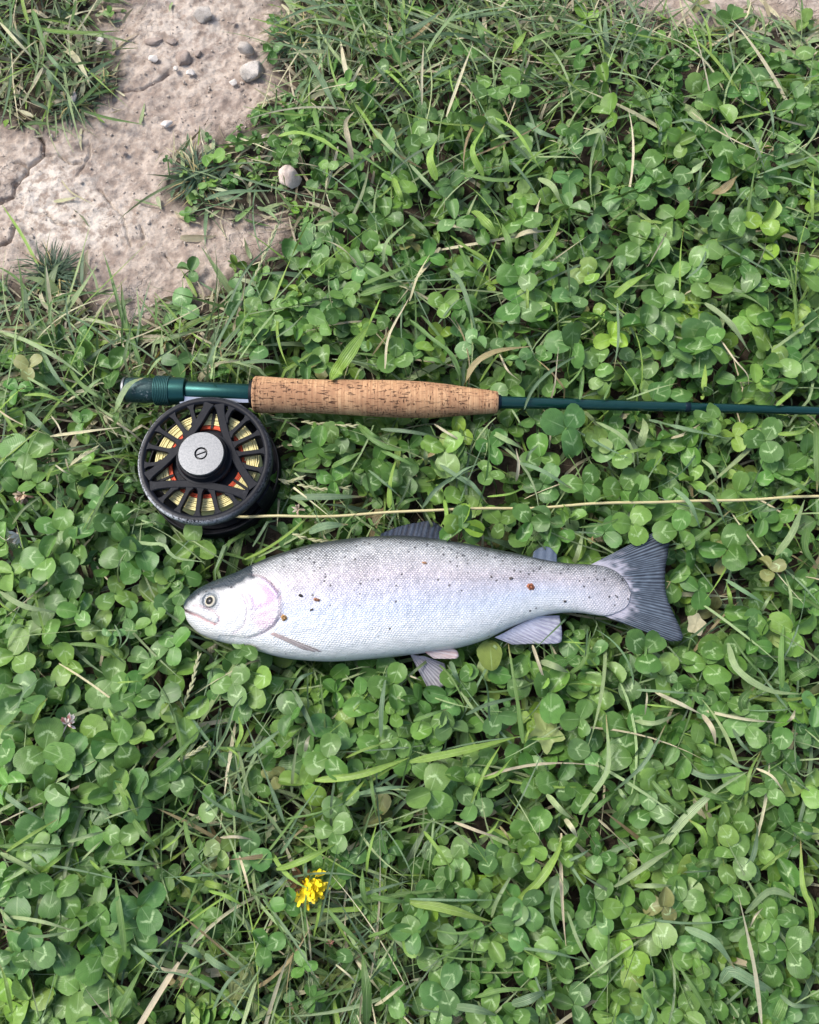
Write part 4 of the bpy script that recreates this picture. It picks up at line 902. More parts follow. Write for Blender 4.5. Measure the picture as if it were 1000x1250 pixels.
# blades: x y x y ... width tone   (g green, b blue green, y lime, p pale, s straw, w brown)
BLADES = {
(0,0): "0 110 90 210 190 320 14 s,210 330 150 440 90 540 16 s,160 50 190 140 230 270 22 g,230 260 290 330 360 390 18 b,230 340 260 400 350 470 24 b,240 320 370 315 500 300 14 g,300 420 400 400 560 310 16 p,370 520 450 440 520 370 18 g,400 540 540 580 710 610 14 g,115 605 190 600 280 610 16 g,150 490 230 530 270 570 18 b,270 540 275 640 270 680 8 p,420 90 490 150 560 220 7 g,370 0 360 60 340 140 14 g,20 560 50 470 100 390 16 g,430 360 500 320 560 290 18 b,510 370 560 340 600 280 14 g,300 880 350 940 460 1000 9 s,320 190 400 240 480 250 6 s,390 100 430 160 440 210 6 s",
(250,0): "360 665 450 650 560 680 640 730 720 775 34 y,720 780 690 640 690 590 730 545 28 s,500 280 570 390 650 550 28 b,740 450 690 350 660 180 22 s,820 625 900 720 1000 820 16 p,280 530 310 430 330 350 7 s,330 350 360 345 400 345 7 s,440 490 420 400 410 330 10 s,250 510 330 480 420 450 8 s,130 660 240 700 350 745 9 s,0 975 120 940 330 930 22 b,530 530 545 580 560 640 30 g,400 540 480 520 590 530 12 p,480 910 560 930 690 950 16 g,920 870 945 940 980 1000 30 y,740 0 780 100 870 200 12 p,920 20 950 80 1000 130 22 g,960 20 970 120 980 220 16 g",
(500,0): "60 510 60 350 70 200 12 s,180 570 240 400 310 210 14 s,80 260 150 150 270 10 14 p,370 215 350 160 330 100 28 g,500 260 530 210 570 155 34 y,560 210 650 180 750 145 30 g,360 860 310 740 350 650 370 600 30 y,400 690 450 670 510 665 30 p,420 575 520 640 600 760 640 825 14 y,570 600 640 650 740 680 30 b,130 880 100 760 150 650 40 y,0 800 70 880 150 960 24 p,250 845 450 880 690 840 16 g,630 870 700 910 740 1000 26 p,480 860 470 780 460 710 28 g,490 780 560 860 640 980 24 b,420 430 410 300 460 180 8 p,310 590 300 480 340 340 8 p,620 520 700 460 780 420 8 g,860 660 930 640 970 710 24 p,940 170 930 80 980 0 10 p,620 765 730 765 840 770 9 p",
(750,0): "320 0 340 90 370 180 9 s,720 250 740 150 780 50 16 y,130 360 230 460 320 590 18 b,280 600 360 585 450 610 12 b,690 860 800 820 1000 750 20 b,600 610 680 690 740 840 16 b,520 600 560 670 610 740 8 s,740 480 770 560 780 680 12 b,340 850 390 830 445 780 30 p,130 150 260 190 380 270 18 g,620 120 650 70 670 0 10 s,220 720 225 650 235 570 16 b,580 1000 650 920 720 910 12 b,830 760 890 720 930 680 10 p,480 940 530 930 600 860 40 w,440 260 440 180 350 50 10 g",
(0,250): "190 300 110 150 10 0 18 y,120 410 130 510 190 640 26 b,0 620 140 670 300 760 420 850 20 p,240 560 250 480 360 430 600 440 12 g,480 440 460 350 400 250 12 p,620 740 570 580 515 455 13 s,640 680 610 560 590 370 22 g,690 800 660 700 600 500 20 g,800 780 790 700 790 610 16 p,740 740 750 690 770 640 14 p,760 580 765 500 755 440 14 g,560 1010 600 920 640 870 700 845 26 p,130 840 200 880 290 930 12 p,0 1000 80 920 120 890 30 y,300 860 400 960 430 1000 16 g,120 930 220 930 350 980 16 y,340 800 400 880 560 990 20 g,400 940 460 870 540 830 14 p,880 830 920 790 960 750 8 s,200 700 270 830 350 930 18 b,720 830 780 750 900 670 14 p,300 600 370 720 440 830 12 p,500 490 520 590 610 660 8 p,400 390 400 300 410 200 16 b",
(250,250): "620 855 700 730 800 590 60 y,800 590 830 520 860 450 14 y,0 800 100 600 230 370 340 150 390 0 14 b,30 850 50 720 70 660 14 p,50 775 150 760 240 740 10 s,180 770 330 765 430 810 16 b,540 100 620 75 690 20 16 p,760 440 880 400 1000 380 30 g,770 390 900 340 1000 290 40 g,870 290 890 180 1000 80 16 p,880 800 900 640 1000 450 12 s,350 650 420 600 480 540 14 b,140 730 180 700 210 660 8 p,400 0 520 10 660 15 14 p,0 20 70 60 130 90 6 s,150 80 190 50 240 0 30 g",
(500,250): "310 30 370 90 440 170 50 y,490 260 480 170 450 90 30 g,200 150 280 210 380 280 390 380 26 y,240 200 290 300 400 390 20 g,600 260 680 170 740 50 34 y,780 420 775 330 770 230 30 p,580 560 575 440 595 320 14 y,270 880 320 780 420 720 600 690 34 w,0 560 100 650 210 740 265 870 26 g,560 1000 590 920 680 820 890 690 16 b,720 920 820 830 890 690 12 g,190 310 260 400 330 640 20 b,0 470 40 350 100 240 12 s,440 730 480 810 540 860 10 s,510 160 580 130 670 130 20 s,0 50 80 130 110 190 24 g,950 950 980 880 1000 820 12 g,830 950 840 870 850 780 20 g,140 580 230 470 310 440 10 b,50 750 130 760 190 790 20 g",
(750,250): "440 480 560 580 660 720 34 p,330 475 400 478 450 480 12 y,590 530 660 590 705 685 10 y,520 660 590 760 650 830 655 890 8 s,430 950 440 860 445 780 26 y,770 710 880 630 1000 540 14 p,60 950 200 900 310 870 9 p,320 430 325 230 340 110 10 y,350 360 420 300 460 190 12 b,340 440 400 400 440 360 8 s,0 450 70 390 170 330 34 y,100 250 160 230 240 235 10 b,15 480 20 650 0 800 12 b,790 980 850 930 900 880 20 y",
(0,500): "245 130 400 110 600 85 14 s,110 340 140 200 250 0 16 g,225 360 250 290 310 240 14 y,60 560 120 480 220 410 12 p,400 640 480 470 580 260 630 220 14 g,0 890 120 960 280 990 24 p,630 640 720 655 800 660 850 720 1000 745 18 p,0 940 40 970 90 1000 24 y,820 920 880 880 940 862 22 g,560 75 565 40 580 0 28 g,640 445 690 480 740 505 8 p,690 540 720 550 760 560 8 p,340 275 390 235 470 190 14 s,270 270 310 300 350 320 8 s,320 240 330 280 345 315 8 s,230 220 350 210 480 190 8 g,470 310 530 300 570 280 8 y,120 30 125 80 130 120 22 g,130 10 200 80 260 130 30 b,250 30 290 90 310 180 7 s,500 210 570 195 640 180 12 b,0 430 40 490 70 540 10 g",
(330,490): "110 330 220 340 300 325 18 g,300 320 360 290 450 245 34 g,420 100 500 190 600 235 720 235 26 g,450 120 500 160 560 200 16 g,540 240 640 285 730 325 22 g,580 520 590 380 625 250 34 y,465 340 490 440 545 510 30 g,740 520 830 410 1000 320 20 b,830 310 920 370 1000 430 18 b,800 110 860 150 960 210 12 s,540 135 700 150 860 185 18 b,100 470 250 465 460 465 30 b,480 335 560 400 640 470 12 b,620 530 660 490 740 470 18 g,0 75 70 85 150 80 9 p,190 640 260 610 380 600 40 b,790 530 800 580 830 600 20 y,850 480 860 560 830 610 18 y,900 320 940 230 930 150 26 g,480 570 500 610 530 640 18 g,760 310 755 260 760 210 24 p",
(550,490): "200 150 260 180 360 235 24 p,180 465 270 455 340 430 355 400 10 y,340 300 450 340 600 430 18 b,710 100 810 150 880 220 900 320 16 p,630 615 740 600 860 560 10 g,820 260 900 240 1000 220 14 y,320 390 330 310 320 230 16 s,0 390 60 340 150 300 16 b,20 360 100 400 180 500 20 b,20 290 60 220 50 140 26 g,690 500 740 470 800 460 10 g,370 290 390 250 430 215 14 b,300 40 330 90 350 130 10 p",
(750,500): "170 50 330 90 550 140 22 b,430 245 480 290 505 360 18 p,820 335 890 370 970 410 30 g,800 120 900 110 970 60 20 y,985 80 990 230 990 400 30 g,790 710 870 600 930 440 30 p,260 690 400 630 570 490 20 g,290 380 370 460 420 580 20 b,400 390 480 430 545 560 18 b,720 500 770 490 820 480 14 b,940 580 930 680 1000 780 40 g,545 830 640 890 740 950 20 b,520 930 600 920 700 925 10 b,570 970 560 900 545 840 20 y,860 1000 860 900 830 800 14 p,720 985 750 930 770 900 14 p,270 140 340 120 420 70 16 s,120 180 150 100 140 40 40 p",
(0,750): "30 115 70 60 140 60 26 p,340 145 500 160 610 240 20 g,540 740 600 860 680 1000 34 y,720 800 850 700 1000 540 24 g,80 470 120 380 200 310 12 b,160 530 190 460 230 410 22 y,20 570 80 540 160 515 14 g,570 335 640 330 700 325 10 y,690 320 750 280 800 240 14 y,770 500 800 470 830 430 18 p,0 860 90 930 200 1000 26 b,680 940 690 860 720 770 16 g,510 1000 590 970 690 940 9 p,530 460 550 500 570 535 16 y,560 50 590 120 580 170 8 b,580 170 620 120 635 60 8 b",
(250,750): "20 710 100 580 150 440 230 370 18 p,430 370 490 480 550 610 24 b,430 370 470 310 540 280 18 b,860 600 865 440 890 270 22 b,200 700 300 620 400 540 20 b,490 670 500 620 515 590 18 s,540 810 760 780 1000 700 34 y,690 700 780 660 920 615 12 y,740 880 880 850 1000 840 20 b,400 1000 560 970 690 910 16 g,690 910 740 860 790 800 16 y,240 900 300 920 370 930 9 y,810 780 820 880 840 1000 16 g,760 890 900 870 1000 920 12 p,150 650 180 580 165 500 22 y,110 650 160 690 160 750 10 y,930 395 970 420 1000 430 9 p,100 800 120 720 140 690 9 s,0 270 50 240 110 200 20 g,40 170 90 185 140 190 12 g",
(500,750): "0 720 250 670 540 595 36 y,555 630 530 420 480 130 30 g,390 520 370 330 270 170 22 b,275 490 380 440 550 400 20 b,640 230 700 250 780 285 30 p,600 150 630 240 665 340 16 s,780 290 850 230 885 80 22 g,870 70 860 180 850 270 10 b,300 920 360 780 450 630 16 y,490 1000 560 870 660 650 8 b,20 520 100 490 190 460 18 g,830 970 900 870 970 740 960 490 24 p,870 990 930 930 1000 870 24 g,350 805 430 780 500 700 14 y,560 630 590 560 610 540 14 y,590 610 680 605 770 590 10 y,670 880 740 960 800 1000 30 p,860 285 900 285 950 285 14 p,750 135 830 140 900 140 9 y,200 230 220 290 250 340 26 b,0 300 30 310 60 325 8 s",
(750,750): "110 370 250 380 380 385 16 b,150 440 300 455 340 460 9 y,200 380 330 440 430 490 18 s,440 470 640 510 840 530 15 s,840 530 870 500 885 460 16 s,430 490 480 560 495 640 22 s,555 140 600 270 750 370 910 390 32 p,575 110 650 220 770 350 10 g,820 360 815 180 830 30 26 g,860 320 930 280 1000 250 40 g,640 490 620 420 690 350 40 g,0 860 150 720 250 540 20 b,100 520 200 530 320 480 24 p,580 560 620 630 680 690 20 b,330 740 450 790 640 770 26 b,360 835 460 880 590 920 26 g,640 930 660 780 720 660 16 y,690 750 770 790 830 870 12 s,520 680 650 750 800 720 18 b,890 530 880 620 890 750 930 790 980 760 14 p,150 780 240 880 390 1000 24 g,20 990 60 930 120 850 34 g,20 850 40 880 70 910 18 p,590 910 640 870 700 840 22 g,150 490 160 400 150 350 9 s,440 100 500 60 560 40 16 b",
(0,1000): "30 160 150 80 280 0 18 y,0 130 150 130 350 130 24 g,0 165 120 230 230 295 26 p,190 260 270 200 360 130 24 y,330 110 430 80 525 55 20 p,0 530 180 570 370 545 24 p,370 545 450 500 520 440 12 g,40 475 200 500 360 545 16 p,0 440 40 490 90 540 22 p,215 555 270 530 300 470 6 p,610 650 595 500 575 360 565 265 34 g,690 310 670 230 715 100 18 b,530 200 650 215 800 215 24 g,650 0 700 70 780 150 26 g,440 200 480 240 530 275 14 y,900 640 950 570 1000 500 18 b,640 610 740 690 800 750 20 b,60 945 30 800 0 710 18 y,550 1000 600 900 700 710 30 g,690 645 780 640 860 645 12 b,900 10 930 130 1000 250 22 g,790 150 850 110 900 60 14 y,880 285 940 300 1000 310 26 y,890 620 950 650 1000 690 30 b,920 1000 915 930 910 850 30 g,320 725 290 670 260 620 8 p,400 200 450 150 510 90 10 p",
(250,1000): "0 660 60 710 150 745 30 b,40 930 110 800 230 690 16 b,75 90 150 85 235 100 14 s,170 180 200 280 225 380 14 s,350 245 480 200 640 120 30 y,490 300 492 240 495 200 16 b,0 310 60 330 120 345 30 y,20 350 100 370 200 430 22 y,790 260 800 170 840 20 14 y,785 410 770 330 770 240 26 g,680 400 830 350 1000 300 16 b,810 380 900 395 1000 410 34 g,600 440 680 530 800 640 20 g,640 500 700 600 770 660 14 y,790 1000 790 850 770 660 50 g,790 650 830 620 865 575 40 p,800 575 880 550 960 490 20 g,250 350 300 320 350 280 20 b,310 360 370 310 410 250 24 b,370 170 410 110 460 30 16 b,640 710 700 760 750 810 9 s,830 910 880 880 990 790 14 s",
(500,1000): "0 405 150 430 400 500 40 y,400 480 430 390 530 220 18 p,520 410 640 290 720 170 745 90 40 y,0 615 200 640 490 655 12 g,130 545 270 555 440 500 12 g,220 15 340 60 440 90 14 s,440 35 470 70 495 115 12 w,730 300 700 400 710 520 760 610 24 b,760 0 790 40 820 90 24 s,770 450 830 610 930 770 18 p,540 630 690 650 850 690 14 b,680 880 680 790 670 700 26 b,500 905 580 880 690 830 44 b,320 870 450 835 620 830 20 g,220 915 330 930 430 960 34 b,600 720 640 840 720 980 12 b,0 390 200 395 430 395 12 b,70 60 140 150 210 250 18 y,100 230 120 150 125 40 14 g,340 90 400 60 440 0 14 y,280 610 350 540 430 500 20 g,820 210 870 270 930 310 18 y,650 1000 650 950 655 910 26 g,0 790 40 780 80 770 24 s,760 210 830 180 890 140 14 b",
(750,1000): "0 330 150 230 290 140 28 p,345 530 490 600 590 730 36 b,520 800 570 740 690 800 810 860 52 b,810 860 880 910 1000 910 24 b,610 1000 620 910 620 820 40 g,780 1000 820 920 840 830 50 g,720 1000 690 760 650 560 605 365 22 s,490 1000 400 850 290 680 24 g,640 460 740 360 810 355 920 410 34 p,590 270 670 200 700 50 680 0 26 b,440 130 430 60 360 0 30 y,715 250 800 180 900 120 16 y,960 580 960 430 920 330 910 100 26 y,100 325 190 325 285 325 22 p,340 260 430 255 510 250 10 b,210 990 160 860 80 770 18 g,260 950 330 910 380 865 8 p,660 530 690 470 730 430 10 s,400 230 440 210 500 200 28 g,870 60 930 70 1000 70 20 b",
}
# stems carrying dry seed heads, in photo pixels
SEEDS = [[(368,515),(400,518),(435,520)], [(363,592),(395,597),(425,595)], [(357,652),(385,660),(418,661)], [(200,937),(225,925),(250,910)], [(225,860),(235,832),(243,798)], [(85,569),(98,558),(118,547)], [(312,337),(325,305),(338,275)], [(340,585),(350,588),(367,584)]]
# ------------------------------------------------------------------ plants: shared shapes
GREENS = np.array([(.064,.150,.028), (.086,.185,.033), (.105,.205,.042), (.075,.165,.042), (.145,.250,.050), (.090,.185,.052), (.120,.228,.038), (.175,.300,.038)])
GP = np.array([.2, .22, .18, .13, .09, .1, .05, .03])
def leaflet_shape(r_, rows=8, cols=5, wide=0.0, flat=False):
    """one clover leaflet, base at the origin, pointing +X, length 1"""
    q = (1 - np.cos(PI * np.linspace(0.035, 1, rows))) / 2
    t = np.linspace(-1, 1, cols)
    w = 0.47 * np.sqrt(np.clip(1 - (2 * q - 1) ** 2, 0.012, 1)) ** 0.92 * (0.74 + 0.36 * q) * r_.uniform(.88, 1.10)
    X = q[:, None] - 0.05 * (1 - np.abs(t))[None, :] * (q[:, None] > .97)
    Y = w[:, None] * t[None, :]
    fold = r_.choice([r_.uniform(-.05, .30), r_.uniform(.3, 1.2)], p=[.72, .28])
    Z = fold * np.abs(Y) + r_.uniform(-.35, .25) * (X - .5) ** 2 + r_.uniform(-.5, .35) * Y ** 2
    Z = Z + r_.uniform(.01, .05) * np.sin(q[:, None] * 7 + r_.uniform(0, 6)) * np.abs(t)[None, :] ** 2 * np.sign(t)[None, :]
    Z = Z - r_.uniform(-.05, .25) * X ** 2
    rag = 1 + r_.normal(0, .028, (rows, cols)) * (np.abs(t)[None, :] > .9); Y = Y * rag * (1 + r_.normal(0, .07) * t[None, :])
    V = np.stack([X, Y / (1 + .25 * fold ** 2), Z], -1).reshape(-1, 3)
    luv = np.stack([X, np.broadcast_to(t[None, :], X.shape)], -1).reshape(-1, 2)
    return V, luv, grid_faces(rows, cols)

def rot_stack(az, el, roll):
    """rotation matrices that turn +X to azimuth az, lift by el, roll about the own axis"""
    c, s = np.cos, np.sin
    o = np.zeros_like(az); i = np.ones_like(az)
    Rz = np.stack([c(az), -s(az), o, s(az), c(az), o, o, o, i], -1).reshape(-1, 3, 3)
    Ry = np.stack([c(el), o, -s(el), o, i, o, s(el), o, c(el)], -1).reshape(-1, 3, 3)
    Rx = np.stack([i, o, o, o, c(roll), -s(roll), o, s(roll), c(roll)], -1).reshape(-1, 3, 3)
    return Rz @ Ry @ Rx

def tilt_stack(n, mx, r_):
    """small random tilts of whole leaves"""
    a = r_.uniform(0, 2 * PI, n); b = np.abs(r_.normal(0, mx, n))
    ax = np.stack([np.cos(a), np.sin(a), np.zeros(n)], 1); K = np.zeros((n, 3, 3))
    K[:, 0, 1], K[:, 0, 2], K[:, 1, 2] = -ax[:, 2], ax[:, 1], -ax[:, 0]
    K[:, 1, 0], K[:, 2, 0], K[:, 2, 1] = ax[:, 2], -ax[:, 1], ax[:, 0]
    return np.eye(3) + np.sin(b)[:, None, None] * K + (1 - np.cos(b))[:, None, None] * (K @ K)

def stem_curve(base, top, r_, n=6):
    t = np.linspace(0, 1, n)[:, None]
    C = base + (top - base) * t; C[:, 2] = base[2] + (top[2] - base[2]) * (t[:, 0] ** .6)
    C[:, 0] += r_.normal(0, .002) * np.sin(PI * t[:, 0]); C[:, 1] += r_.normal(0, .002) * np.sin(PI * t[:, 0])
    return C

def place_words(px, py):
    """which part of the place a pixel lies in, told by things one can find"""
    o = obstacle(np.array([px]), np.array([py]))[0]; d = dirt_dist(np.array([px]), np.array([py]))[0]
    if d < 25 and px < 500: return 'at the edge of the bare soil' if py > 60 or px < 200 else 'on the far edge of the bare soil'
    if d < 25: return 'by the strip of bare soil in the top right'
    if math.hypot(px - 377, py - 1077) < 85: return 'near the yellow dandelion'
    if py < 120: return 'in the grassy strip along the top' if px < 700 else 'in the top right corner'
    if py < 300: return 'right of the pinkish stone' if px < 520 else ('high above the rod' if px < 760 else 'below the top right corner')
    if py < 475:
        if px < 200: return 'left of the rod butt'
        if px < 310: return 'just above the reel seat'
        if px < 610: return 'above the cork grip'
        return 'above the green rod blank' if px < 820 else 'above the rod at the right edge'
    if px < 170: return 'left of the reel' if py < 650 else ('left of the trout head' if py < 820 else ('in the bottom left corner' if py > 1100 else 'below and left of the trout head'))
    if py < 640:
        if px < 600: return 'between the cork grip and the trout'
        return 'between the rod blank and the fly line' if py < 612 else 'between the fly line and the tail'
    if px > 830 and py < 800: return 'right of the tail fin'
    if py < 800 and px > 330: return 'tucked against the trout'
    if py < 760: return 'between the reel and the trout head'
    if py < 930: 
        if px < 330: return 'under the trout head'
        if px < 520: return 'under the belly of the trout'
        return 'under the anal fin of the trout' if px < 730 else 'below the tail fin'
    if py < 1090:
        if px < 300: return 'low on the left of the dandelion'
        if px < 500: return 'above the dandelion'
        return 'in the open clover below the trout' if px < 760 else 'in the clover low on the right'
    if px < 300: return 'left of the lobed weeds at the bottom'
    if px < 500: return 'below the dandelion'
    return 'at the bottom edge right of the dandelion' if px < 760 else 'in the bottom right corner'

REG = {}
def register(o, lab, px): REG.setdefault(lab, []).append((px, o))
ORD = ['', '', 'second', 'third', 'fourth', 'fifth', 'sixth', 'seventh', 'eighth', 'ninth', 'tenth', 'eleventh', 'twelfth']
def finish_labels():
    for lab, v in REG.items():
        v.sort(key=lambda q: q[0]); n = len(v)
        for i, (_, o) in enumerate(v):
            o['label'] = lab if n == 1 else lab + (', leftmost' if i == 0 else ', rightmost' if i == n - 1 else f', {ORD[min(i + 1, 12)]} from left')
# shared leaflet meshes: 14 shapes in 8 greens, chevron strong or faint
LEAFLETS = []
lr = np.random.default_rng(5)
for i in range(14):
    V, luv, f = leaflet_shape(lr)
    row_ = []
    for g in range(len(GREENS)):
        h = lr.uniform(.30, 1.0) if i % 4 else .95
        col = np.tile(GREENS[g] * lr.uniform(.85, 1.18) * lr.uniform(.93, 1.07, 3), (len(V), 1))
        me = mesh('leaflet', V, f, {'col': ('FLOAT_COLOR', col), 'luv': ('FLOAT_VECTOR', np.column_stack([luv, np.full(len(V), h)]))})
        me.materials.append(M_CLOVER); row_.append(me)
    LEAFLETS.append(row_)
M_STEM = plain('clover stem', (.10, .20, .045), .5, 0, .3, 200)

hand = []
for (ox, oy), txt in CLOVERS.items():
    for e in txt.split(','):
        x, y, L, a = map(float, e.split()); hand.append((ox + x / 4, oy + y / 4, L / 4, a))
hand = [h for h in hand if not (230 < h[0] < 352 and 470 < h[1] < 660)]
ho = obstacle(np.array([h[0] for h in hand]), np.array([h[1] for h in hand]))
hr = np.random.default_rng(21)
OVERLAP = [(692,522),(867,510),(897,522),(565,640),(295,792),(325,800),(827,647),(787,795),(645,637)]
LOOK = ['deep green', 'green', 'mid green', 'bluish green', 'light green', 'cool green', 'fresh green', 'bright lime green']
def hand_leaf(px, py, Lp, a, o):
    if o < -9: return None
    z = (0.66 + .46 * hr.random()) * float(canopy(np.array(px), np.array(py))) + .004
    over = any(math.hypot(px - a_, py - b_) < 7 for a_, b_ in OVERLAP)
    if over: z = .049
    elif o < Lp * .9: z = min(z, .026 + .006 * hr.random() if o > 3 else .020)
    L = Lp * mpp(px, py, z) * .93
    top = P(px, py, z)
    az = np.radians(a + np.array([0, 120, 240]) + hr.normal(0, 9, 3))
    el = np.radians(hr.normal(7, 14, 3)); roll = np.radians(hr.normal(0, 17, 3))
    R = tilt_stack(1, .24, hr)[0] @ rot_stack(az, el, roll)
    # y axis of the picture points up = +Y, angles are counter-clockwise
    sc = L * hr.uniform(.88, 1.08, 3)
    g = hr.choice(len(GREENS), p=GP); sh = hr.integers(0, len(LEAFLETS), 3)
    base = np.array([top[0] + hr.normal(0, .008), top[1] + hr.normal(0, .008), -.001])
    return dict(px=px, py=py, Lp=Lp, top=top, R=R, sc=sc, g=g, sh=sh, base=base)
recs = [hand_leaf(*h, o) for h, o in zip(hand, ho)]
recs = [r for r in recs if r]
recs.sort(key=lambda r: -r['Lp'])
SINGLES, REST = recs[:300], recs[300:]
for r in SINGLES:
    size = 'large' if r['Lp'] > 36 else ('small' if r['Lp'] < 26.5 else 'mid-sized')
    lab = f"{size} {LOOK[r['g']]} clover {place_words(r['px'], r['py'])}"
    t_ = thing('clover', lab, 'clover', tuple(r['base']), 'three-leaf clovers'); register(t_, lab, r['px'])
    V, f = tube(stem_curve(np.zeros(3), r['top'] - r['base'], hr), .0006, 5, False)
    obj('stem', mesh('stem', V, f), M_STEM, t_, (0, 0, 0))
    for k in range(3):
        o_ = obj('leaflet', LEAFLETS[r['sh'][k]][r['g']], None, t_, (0, 0, 0))
        M4 = np.eye(4); M4[:3, :3] = r['R'][k] * r['sc'][k]; M4[:3, 3] = r['top'] - r['base']
        o_.matrix_basis = Matrix(M4.tolist())

# the uncounted rest of the clover: one ground cover
def clover_mass(name, tops, bases, L, ang0, r_, rows, cols, label, ovar=.32):
    n = len(tops)
    shp = [leaflet_shape(r_, rows, cols) for _ in range(24)]
    SV = np.stack([s_[0] for s_ in shp]); LUV = shp[0][1]; F = shp[0][2]; nv = SV.shape[1]
    az = (ang0[:, None] + np.radians([0, 120, 240]) + r_.normal(0, .17, (n, 3))).ravel()
    R = rot_stack(az, np.radians(r_.normal(6, 18, n * 3)), np.radians(r_.normal(0, 22, n * 3)))
    T = np.repeat(tilt_stack(n, ovar, r_), 3, 0)
    sc = np.repeat(L, 3) * r_.uniform(.85, 1.1, n * 3)
    Vv_ = np.einsum('nij,nvj->nvi', T @ R, SV[r_.integers(0, 24, n * 3)]) * sc[:, None, None] + np.repeat(tops, 3, 0)[:, None]
    Vv_[..., 2] = np.maximum(Vv_[..., 2], .001)
    g = GREENS[r_.choice(len(GREENS), n, p=GP)] * r_.uniform(.82, 1.18, (n, 1)) * r_.uniform(.93, 1.07, (n, 3))
    old = r_.random(n) < .018; g[old] = np.array([.20, .21, .07]) * r_.uniform(.7, 1.1, (old.sum(), 1))
    col = np.repeat(np.repeat(g, 3, 0) * r_.uniform(.9, 1.1, (n * 3, 1)), nv, 0)
    luv = np.column_stack([np.tile(LUV, (n * 3, 1)), np.repeat(r_.random(n * 3), nv)])
    FF = (F[None] + (np.arange(n * 3) * nv)[:, None, None]).reshape(-1, 4)
    # stems, three-sided
    kk = 3; m_ = 4; t = np.linspace(0, 1, m_)
    C = bases[:, None] + (tops - bases)[:, None] * t[None, :, None]; C[:, :, 2] = bases[:, None, 2] + (tops - bases)[:, None, 2] * t[None] ** .6
    a = np.arange(kk) * 2 * PI / kk; offs = .0006 * np.stack([np.cos(a), np.sin(a), np.zeros(kk)], 1)
    SVt = (C[:, :, None] + offs[None, None]).reshape(n, -1, 3); Fs = grid_faces(m_, kk, True)
    off = n * 3 * nv; FS = (Fs[None] + off + (np.arange(n) * m_ * kk)[:, None, None]).reshape(-1, 4)
    V = np.concatenate([Vv_.reshape(-1, 3), SVt.reshape(-1, 3)])
    col = np.concatenate([col, np.tile([[.09, .18, .045]], (n * m_ * kk, 1))])
    luv = np.concatenate([luv, np.tile([[.9, .9, 0]], (n * m_ * kk, 1))])
    o_ = obj(name, mesh(name, V, np.concatenate([FF, FS]), {'col': ('FLOAT_COLOR', col), 'luv': ('FLOAT_VECTOR', luv)}), M_CLOVER)
    return tag(o_, label, None, None, 'stuff')
cr = np.random.default_rng(77)
def scatter(n, dens_i, xlim, ylim, r_):
    w = np.column_stack([r_.uniform(*xlim, n), r_.uniform(*ylim, n), np.zeros(n)])
    px, py = pix(w); d = densities(px, py)[dens_i]
    k = r_.random(n) < d
    return w[k], px[k], py[k]
# in view: layered
w, px, py = scatter(5600, 0, (-.40, .40), (-.42, .56), cr)
o = obstacle(px, py); H = canopy(px, py)
z = (.06 + .66 * cr.random(len(w))) * H + .003
z = np.where(o < 26, np.minimum(z, .006 + .016 * cr.random(len(w))), z); z = np.where(o < 0, np.minimum(z, .004 + .006 * cr.random(len(w))), z)
tops = w.copy(); tops[:, 2] = z; L = cr.uniform(.0068, .0142, len(w)) * np.clip(.40 + .60 * H / .038, .5, 1)
rt = np.array([r['top'] for r in REST]); rL = np.array([r['sc'].mean() for r in REST])
tops = np.vstack([tops, rt]); L = np.concatenate([L, rL])
bases = tops + np.column_stack([cr.normal(0, .007, (len(tops), 2)), np.zeros(len(tops))]); bases[:, 2] = -.001
clover_mass('clover_cover', tops, bases, L, cr.uniform(0, 2 * PI, len(tops)), cr, 7, 5, 'dense low carpet of green clover leaves covering the ground')
# outside the picture, thinner and simpler
w, px, py = scatter(15000, 0, (-1.3, 1.3), (-1.0, 1.6), cr)
k = ~((px > -40) & (px < 1040) & (py > -40) & (py < 1290)); w, px, py = w[k], px[k], py[k]
H = canopy(px, py); tops = w.copy(); tops[:, 2] = (.35 + .6 * cr.random(len(w))) * H + .003
bases = tops.copy(); bases[:, 2] = -.001; bases[:, :2] += cr.normal(0, .006, (len(w), 2))
clover_mass('clover_cover', tops, bases, cr.uniform(.012, .019, len(w)), cr.uniform(0, 2 * PI, len(w)), cr, 6, 3, 'dense clover carpet continuing around the spot')

